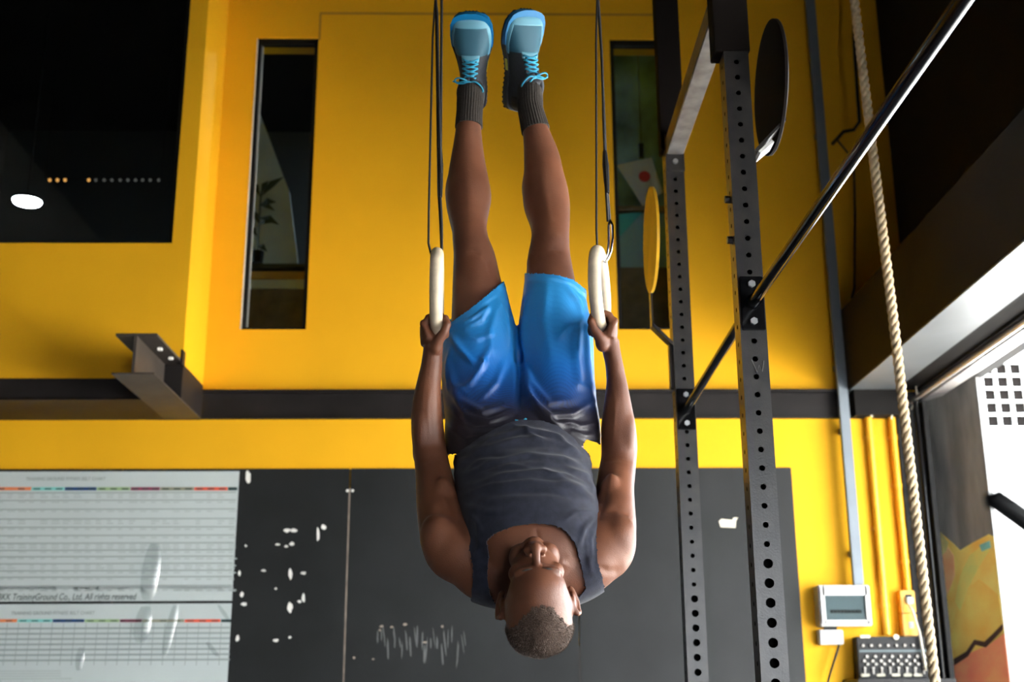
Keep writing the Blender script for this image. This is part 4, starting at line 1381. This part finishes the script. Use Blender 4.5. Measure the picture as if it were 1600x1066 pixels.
BACK = [(690, 724), (815, 700), (940, 728), (960, 760), (946, 790), (933.5, 801), (931, 835), (934, 880), (942, 908), (950, 990), (895, 990), (885, 925), (795, 925), (788, 990), (735, 990), (737, 933), (740, 888), (732, 850), (723, 812), (705, 790), (680, 760)]
gf, gb = poly_sd(TP, TANK), poly_sd(TP, BACK)
bl = ((.35 - TN[:, 1]) / .5).clip(0, 1)
g = np.where(fr, gf, gb)
d = np.zeros(len(TV))
for ln, wd, h in (([(712, 728), (760, 700), (815, 688), (870, 692), (918, 718)], 6, .007), ([(716, 748), (770, 722), (825, 712), (880, 716), (924, 742)], 5, .006), ([(730, 708), (775, 684), (815, 674), (850, 676), (890, 692)], 5, .006),
                  ([(735, 760), (790, 742), (850, 736), (925, 768)], 5, .0055), ([(720, 775), (770, 758), (830, 752), (890, 758)], 4, .004), ([(800, 664), (830, 676), (870, 684), (905, 712)], 4, .006), ([(818, 664), (826, 680), (850, 694)], 4, .005),
                  ([(930, 770), (915, 745), (880, 728)], 5, .006), ([(932, 785), (905, 765), (870, 752)], 5, .005), ([(932, 800), (900, 800), (880, 815)], 4, .004), ([(930, 806), (912, 826), (905, 850)], 4, .005), ([(932, 815), (922, 845), (925, 880)], 3.5, .005), ([(926, 900), (918, 870), (916, 840)], 3, .003),
                  ([(726, 800), (745, 815), (756, 838)], 4, .004), ([(724, 790), (760, 800), (790, 800)], 5, .003), ([(742, 880), (750, 850), (746, 820)], 4, .003), ([(760, 735), (800, 728), (835, 733)], 3, .003), ([(845, 745), (880, 742), (915, 755)], 3, .003),
                  ([(728, 735), (750, 722), (775, 716)], 3.5, .004), ([(745, 775), (800, 768), (860, 768), (905, 780)], 6, -.004)):
    d += np.where(fr, fold(TP, ln, wd * .9, h * 1.35), 0)
d += .0018 * np.sin(TP[:, 1] * .33 + .9 * np.sin(TP[:, 0] * .045) + 1.5) * np.exp(-((TP[:, 1] - 715) / 40) ** 2)
TV = TV + TN * d[:, None]
TV = lap_smooth(TV, TF, 2, .4)
CV, CF, used = cut(TV, TF, g)
CV = lap_smooth(CV, CF, 1, .3)
tm = mat('tank_cloth', (0.017, 0.020, 0.036, 1), .85, spec=.25, var=.45, vscale=55, bump=.35, bscale=800, col2=(0.009, 0.010, 0.019, 1), detail=9)
tm.node_tree.nodes['Principled BSDF'].inputs['Sheen Weight'].default_value = .12
tank = make('tank_top', thicken(CV, CF, .003), 'tank_cloth', parent=person, smooth=True, autosmooth=60, label='dark heathered navy tank top')

# piping along the neckline
# ---- shorts
sh = MB()
SA = [(738, 425, 3.075, 44, .078), (741, 455, 3.075, 50, .088), (745, 490, 3.07, 54, .098), (749, 525, 3.065, 59, .106), (751, 565, 3.06, 62, .112), (752, 610, 3.05, 61, .116), (758, 650, 3.035, 63, .12), (768, 690, 3.02, 70, .12), (775, 730, 3.0, 70, .11)]
SB = [(864, 405, 3.075, 45, .078), (867, 440, 3.075, 48, .088), (866, 480, 3.07, 52, .098), (867, 520, 3.065, 59, .106), (867, 560, 3.06, 61, .112), (869, 600, 3.05, 60, .116), (869, 640, 3.035, 64, .12), (866, 680, 3.02, 72, .12), (862, 720, 3.0, 72, .11)]
limb(sh, SA, seg=32, pw=2.15)
limb(sh, SB, seg=32, pw=2.15)
limb(sh, [(812, 590, 3.07, 70, .085), (814, 630, 3.05, 112, .115), (816, 665, 3.03, 121, .124), (817, 700, 3.005, 122, .124), (818, 735, 2.98, 118, .118)], seg=36, pw=2.4)
SV, SF, SN = remesh(sh, .0042, 8)
SV = lap_smooth(SV, SF, 10, .5)
SN = normals(SV, SF)
SP = proj(SV)
fr = SN[:, 1] < .2
d = np.zeros(len(SV))
FOLDS = [([(706, 512), (735, 500), (762, 482), (752, 500), (728, 512)], 4.5, .007), ([(703, 520), (718, 545), (738, 566), (752, 575)], 6, .009), ([(752, 575), (757, 566), (750, 560)], 4, .006), ([(765, 540), (752, 575), (735, 600), (712, 612)], 6, .006),
         ([(775, 460), (790, 500), (798, 545)], 6, .006), ([(698, 580), (720, 625), (755, 645), (795, 632)], 7, .008), ([(700, 605), (730, 650), (765, 660), (800, 645)], 6, .007), ([(700, 560), (712, 600), (735, 620)], 5, .005),
         ([(790, 560), (775, 600), (750, 625)], 6, .005), ([(705, 540), (700, 575), (703, 615)], 5, .005), ([(720, 520), (745, 530), (775, 520)], 5, .004),
         ([(818, 585), (830, 625), (860, 652), (895, 648), (925, 628)], 6, .009), ([(822, 605), (840, 640), (868, 664), (905, 662)], 5, .008), ([(820, 565), (830, 600), (858, 630), (890, 625)], 7, .006), ([(826, 625), (850, 655), (880, 672)], 4, .006),
         ([(882, 445), (903, 470), (914, 500)], 5, .005), ([(905, 500), (900, 560), (905, 600), (925, 610)], 8, .006), ([(916, 498), (890, 510), (872, 530)], 6, .004), ([(916, 500), (918, 560), (926, 620)], 5, .006),
         ([(822, 470), (818, 520), (822, 570)], 6, .006), ([(880, 660), (905, 668), (930, 662)], 4, .006), ([(890, 672), (912, 682), (936, 680)], 4, .006), ([(918, 600), (928, 640), (934, 680)], 5, .006), ([(705, 640), (740, 672), (790, 668)], 5, .006), ([(700, 665), (730, 688), (765, 680)], 5, .005),
         ([(811, 545), (812, 590), (812, 640)], 7, -.012), ([(780, 470), (765, 520), (770, 560)], 7, .004), ([(855, 440), (850, 500), (862, 560)], 9, .004)]
for ln in ([(690, 529), (716, 509), (739, 493), (764, 473), (794, 452)], [(816, 439), (845, 437), (870, 440), (893, 447), (912, 462), (922, 474)]):
    d += np.where(fr, fold(SP, ln, 2.2, -.0035) + fold(SP, [(a, b - 5) for a, b in ln], 3.0, .0015), 0)      # stitched hems
for ln, wd, h in FOLDS:
    d += np.where(fr, fold(SP, ln, wd * .8, h * 1.4), 0)
SV = SV + SN * d[:, None]
SV = lap_smooth(SV, SF, 1, .4)
SHORT_F = [(678, 520), (693, 513), (712, 499), (735, 483), (760, 463), (785, 443), (800, 436), (811, 520), (812, 440), (820, 429), (845, 427.5), (870, 430), (895, 437), (912, 450), (923, 462), (936, 470), (960, 600), (948, 692), (938, 693), (915, 686)] + [(905, 706), (890, 692), (870, 677), (845, 669), (815, 668), (800, 671), (770, 684), (740, 702), (722, 716)] + [(712, 709), (697, 710), (680, 706), (660, 600)]
SHORT_B = [(660, 520), (693, 508), (735, 478), (785, 446), (811, 520), (820, 436), (870, 440), (905, 448), (922, 462), (940, 480), (970, 600), (960, 684), (815, 690), (680, 700), (640, 600)]
g = np.where(fr, poly_sd(SP, SHORT_F), poly_sd(SP, SHORT_B))
CV, CF, used = cut(SV, SF, g)
CV = lap_smooth(CV, CF, 1, .3)
# dyed from bright blue at the hems to near black plum at the waist
sm = bpy.data.materials.new('shorts_cloth')
sm.use_nodes = True
nt = sm.node_tree
bs = nt.nodes['Principled BSDF']
bs.inputs['Roughness'].default_value = .42
bs.inputs['Specular IOR Level'].default_value = .38
bs.inputs['Sheen Weight'].default_value = .04
tcn = nt.nodes.new('ShaderNodeTexCoord')
sx = nt.nodes.new('ShaderNodeSeparateXYZ')
nt.links.new(tcn.outputs['Object'], sx.inputs[0])
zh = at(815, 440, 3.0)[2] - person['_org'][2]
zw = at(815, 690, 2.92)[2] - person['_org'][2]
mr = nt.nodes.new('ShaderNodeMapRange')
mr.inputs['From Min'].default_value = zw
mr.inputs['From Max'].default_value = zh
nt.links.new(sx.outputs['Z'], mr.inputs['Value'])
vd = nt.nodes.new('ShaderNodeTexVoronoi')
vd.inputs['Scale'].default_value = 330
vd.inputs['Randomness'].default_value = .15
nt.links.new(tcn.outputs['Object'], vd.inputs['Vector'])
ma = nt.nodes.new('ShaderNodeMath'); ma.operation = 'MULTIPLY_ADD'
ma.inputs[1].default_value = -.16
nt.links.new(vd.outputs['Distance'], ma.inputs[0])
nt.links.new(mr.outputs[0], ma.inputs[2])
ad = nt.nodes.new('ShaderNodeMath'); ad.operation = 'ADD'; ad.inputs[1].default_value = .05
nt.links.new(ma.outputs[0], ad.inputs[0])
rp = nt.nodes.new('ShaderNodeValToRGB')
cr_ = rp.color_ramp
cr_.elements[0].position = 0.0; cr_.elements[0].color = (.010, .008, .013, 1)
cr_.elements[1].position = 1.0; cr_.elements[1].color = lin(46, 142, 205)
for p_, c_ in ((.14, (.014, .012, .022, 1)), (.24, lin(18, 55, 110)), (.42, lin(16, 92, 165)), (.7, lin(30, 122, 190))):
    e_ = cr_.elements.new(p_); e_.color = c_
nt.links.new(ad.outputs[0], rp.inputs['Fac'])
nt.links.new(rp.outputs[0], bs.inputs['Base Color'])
bp_ = nt.nodes.new('ShaderNodeBump'); bp_.inputs['Strength'].default_value = .25; bp_.inputs['Distance'].default_value = .0015
nt.links.new(vd.outputs['Distance'], bp_.inputs['Height'])
nt.links.new(bp_.outputs[0], bs.inputs['Normal'])
MATS['shorts_cloth'] = sm
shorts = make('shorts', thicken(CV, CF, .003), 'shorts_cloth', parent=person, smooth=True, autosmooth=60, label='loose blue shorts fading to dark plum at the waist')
ds = [at(803, 660, 2.90), at(809, 656, 2.905), at(815, 659, 2.90)]
make('drawstring', MB().tube([at(801, 661, 2.895), at(806, 657.5, 2.893), at(812, 658, 2.893)], [.002, .004, .003], 8), 'lace', parent=shorts, smooth=True)
make('drawstring', MB().tube([at(816, 657, 2.893), at(821, 655.5, 2.893), at(825, 657, 2.895)], [.002, .004, .003], 8), 'lace', parent=shorts, smooth=True)


# ---- socks
def sock(prof):
    P = interp_pts(prof, 60)
    rings = rings_from(P, 120)
    C = np.array([at(p[0], p[1], p[2]) for p in P])
    R = []
    for i, r in enumerate(rings):
        f = i / (len(rings) - 1)
        amp = .035 if f > .36 else .012
        R.append([C[i] + (q - C[i]) * (1.09 + amp * math.sin(k * 2 * math.pi / 120 * 30)) for k, q in enumerate(r)])
    R.append([C[-1] + (q - C[-1]) * .97 for q in rings[-1]])
    R.append([C[-1] + (q - C[-1]) * .9 + (C[-2] - C[-1]) * 2 for q in rings[-1]])
    make('sock', MB().loft(R), 'sock', parent=person, smooth=True, label='ribbed charcoal sock')


sock([(735, 128, 3.16, 16, .034), (735, 150, 3.13, 19, .043), (734, 172, 3.12, 18.3, .043), (733, 186, 3.12, 18.6, .043), (732.5, 199, 3.12, 19.3, .042)])
sock([(826, 132, 3.16, 16, .034), (828, 152, 3.13, 18.5, .043), (829, 170, 3.12, 17.8, .043), (833, 188, 3.12, 18.8, .043), (837, 204, 3.12, 20.2, .042)])


# ---- shoes (l heel to toe, w across, h up off the sole)
def shoe(A, l, h, mirror, label):
    l = np.array(l, float); l /= np.linalg.norm(l)
    h = np.array(h, float); h -= l * (h @ l); h /= np.linalg.norm(h)
    w = np.cross(l, h)
    O = A - .075 * l - .092 * h
    S = lambda a, b, c: O + l * a + w * b * (1.05 + .2 * min(max((a - .1) / .1, 0), 1)) * mirror + h * c
    spring = lambda a: .030 * max(0, (a - .17) / .12) ** 1.8
    outl = [(0, .0), (.004, .022), (.02, .034), (.06, .037), (.11, .034), (.15, .038), (.19, .046), (.225, .048), (.255, .046), (.274, .039), (.284, .028), (.289, .012)]
    hw = lambda a: np.interp(a, [p[0] for p in outl], [p[1] for p in outl])
    # upper: rows of arches
    rows = [(.006, .012, .075), (.02, .028, .092), (.045, .033, .098), (.075, .0345, .100), (.10, .0345, .101), (.125, .035, .093), (.15, .0365, .082), (.175, .040, .072), (.20, .0435, .064), (.225, .0445, .057), (.248, .043, .049), (.266, .037, .041), (.280, .024, .030)]
    R = []
    for a, ww, hh in rows:
        r = []
        for k in range(25):
            t = math.pi * k / 24
            c, s_ = math.cos(t), math.sin(t)
            c = math.copysign(abs(c) ** .72, c)
            s_ = s_ ** .8
            r.append(S(a, ww * c * (1 - .12 * s_), .016 + spring(a) + (hh - .016 - spring(a) * .6) * s_))
        for k in range(1, 8):
            r.append(S(a, -ww + 2 * ww * k / 8, .014 + spring(a)))
        R.append(r)
    top = make('shoe', MB().loft(R), 'shoe_dark', parent=person, smooth=True, autosmooth=60, label=label)

    def shell(a0, a1, k0, k1, mt, name, lift=.0018, n=14, mask=None):
        """overlay panel hugging the upper between rows a0..a1 and arch angles k0..k1 (degrees)"""
        Vv, Ff = [], []
        nu = 16
        for i in range(n + 1):
            a = a0 + (a1 - a0) * i / n
            ww = np.interp(a, [q[0] for q in rows], [q[1] for q in rows])
            hh = np.interp(a, [q[0] for q in rows], [q[2] for q in rows])
            lo, hi = (k0(a), k1(a)) if callable(k0) else (k0, k1)
            for j in range(nu + 1):
                t = math.radians(lo + (hi - lo) * j / nu)
                c, s_ = math.cos(t), max(math.sin(t), 0)
                c = math.copysign(abs(c) ** .72, c); s_ = s_ ** .8
                ce = S(a, 0, .03)
                p = S(a, ww * c * (1 - .12 * s_), .016 + spring(a) + (hh - .016 - spring(a) * .6) * s_)
                n_ = (p - ce) / np.linalg.norm(p - ce)
                edge = 0 if (i in (0, n) or j in (0, nu)) else 1
                Vv.append(p + n_ * (lift if edge else -.0006))
        for i in range(n):
            for j in range(nu):
                Ff.append((i * (nu + 1) + j, i * (nu + 1) + j + 1, (i + 1) * (nu + 1) + j + 1, (i + 1) * (nu + 1) + j))
        make(name, (np.array(Vv), Ff), mt, parent=top, smooth=True)
    shell(.170, .278, 6, 174, 'shoe_teal', 'toe_box', .0014)
    shell(.246, .280, 4, 176, 'shoe_pale', 'toe_cap', .0030)
    shell(.165, .255, lambda a: 4, lambda a: 4 + 34 * (a - .150) / .10, 'shoe_pale', 'side_overlay', .0030)
    shell(.190, .255, lambda a: 176 - 34 * (a - .150) / .10, lambda a: 176, 'shoe_pale', 'side_overlay', .0030)
    shell(.158, .178, 60, 120, 'shoe_pale', 'lace_guard', .0034, 6)
    shell(.010, .05, 10, 170, 'black_plastic', 'heel_counter', .002)
    # sole: outline swept through midsole and lugged outsole
    aa = np.linspace(0, .289, 40)
    ed = [(a, hw(a)) for a in aa] + [(a, -hw(a)) for a in aa[::-1]]
    def slab_(z0, z1, grow, lo=0., hi=.3):
        aa = np.linspace(max(lo, 0), min(hi, .289), 30)
        ed = [(a, hw(a)) for a in aa] + [(a, -hw(a)) for a in aa[::-1]]
        P = [S(min(a, .289) + (.002 if a > .27 else 0), b * grow, z0 + spring(a)) for a, b in ed]
        Q = [S(a, b * (grow + .02), z1 + spring(a)) for a, b in ed]
        k = len(P)
        return P + Q, [tuple(range(k))[::-1], tuple(range(k, 2 * k))] + [(i, (i + 1) % k, k + (i + 1) % k, k + i) for i in range(k)]
    so = make('midsole', slab_(.004, .026, 1.0, .19), 'sole_blue', parent=top)
    make('midsole', slab_(.004, .024, 1.0, 0., .19), 'shoe_dark', parent=top)
    make('sole_flash', slab_(.006, .020, 1.03, .118, .15), 'shoe_yellow', parent=top)
    make('outsole', slab_(-.003, .005, 1.0), 'black_plastic', parent=top)
    lug = MB()
    for a in np.arange(.012, .285, .0135):
        for sgn in (-1, 1):
            b = hw(a) * .82
            if b > .006:
                c0 = S(a, sgn * b, -.005 + spring(a))
                lug.ell(c0, [l, w, h], (.0048, .0085, .006), 8, 6)
    for a in (.281, .288):
        for b in (-.012, -.004, .004, .012):
            lug.ell(S(a, b, -.002 + spring(a)), [l, w, h], (.005, .003, .007), 8, 6)
    make('sole_lug', lug, 'black_plastic', parent=top, kind='stuff')
    # collar and tongue
    co = [S(.075 + .042 * math.cos(t), .030 * math.sin(t), .098 + .008 * math.cos(t)) for t in np.linspace(0, 2 * math.pi, 25)]
    make('collar', MB().tube(co, .0075, 10), 'shoe_dark', parent=top, smooth=True)
    tg = []
    for a, c, ww in ((.165, .0775, .015), (.14, .0875, .018), (.118, .0975, .021), (.102, .108, .021), (.092, .116, .015)):
        tg.append([S(a, ww * math.cos(t), c + .004 * math.sin(t)) for t in np.linspace(0, 2 * math.pi, 16, endpoint=False)])
    make('tongue', MB().loft(tg), 'shoe_dark', parent=top, smooth=True)
    # laces: crossed rows up the instep, bow near the ankle
    ht = lambda a: np.interp(a, [q[0] for q in rows], [q[2] for q in rows]) + .005
    st = [.168, .156, .144, .132, .121]
    for i in range(len(st)):
        for sgn in (-1, 1):
            a0, a1 = st[i], st[min(i + 1, len(st) - 1)] if i < len(st) - 1 else st[i] - .006
            P = [S(a0, sgn * .019, ht(a0) - .006), S((a0 * .7 + a1 * .3), sgn * .009, ht(a0) + .002 + .001 * (sgn > 0)), S((a0 + a1) / 2, 0, ht(a0) + .003 + .002 * (sgn > 0)), S(a1, -sgn * .018, ht(a1) - .005)]
            make('lace', MB().tube(P, .0028, 7), 'lace', parent=top, smooth=True)
    b0 = S(.113, 0, ht(.113) + .008)
    def strand(pts, r=.0023):
        P = [b0 + l * a + w * b * mirror + h * c for a, b, c in pts]
        t_ = np.linspace(0, len(P) - 1, 24)
        P = np.array([[np.interp(q, range(len(P)), [p[k] for p in P]) for k in range(3)] for q in t_])
        for _ in range(3):
            P[1:-1] = (P[:-2] + P[2:] + 2 * P[1:-1]) / 4
        make('lace', MB().tube(P, r, 7), 'lace', parent=top, smooth=True)
    strand([(0, 0, 0), (.004, .018, .006), (-.010, .034, .004), (-.030, .040, -.004), (-.028, .028, -.002), (-.008, .012, .004), (0, 0, .002)])
    strand([(0, 0, 0), (.010, -.016, .006), (.014, -.032, .004), (.004, -.044, -.002), (-.006, -.034, .0), (-.004, -.014, .004), (0, 0, .002)])
    strand([(0, 0, 0), (-.010, .014, .006), (-.024, .020, .0), (-.040, .026, -.006)])
    strand([(0, 0, 0), (.002, -.018, .004), (-.004, -.034, -.004), (-.002, -.048, -.012)])
    make('lace_knot', MB().ell(b0, [l, w, h], (.006, .008, .005), 12, 8), 'lace', parent=top, smooth=True)
    return top


shoe(at(735, 146, 3.13), (-.015, -.70, .714), (-.10, -.714, -.70), 1, 'blue and black trail shoe with its toe level')
shoe(at(829, 140, 3.13), (.07, -.58, .81), (.45, -.74, -.5), -1, 'blue and black trail shoe tilted to show its heel')


# ------------------------------------------------------------------ tidy up
for o in bpy.data.objects:
    if '_org' in o:
        del o['_org']
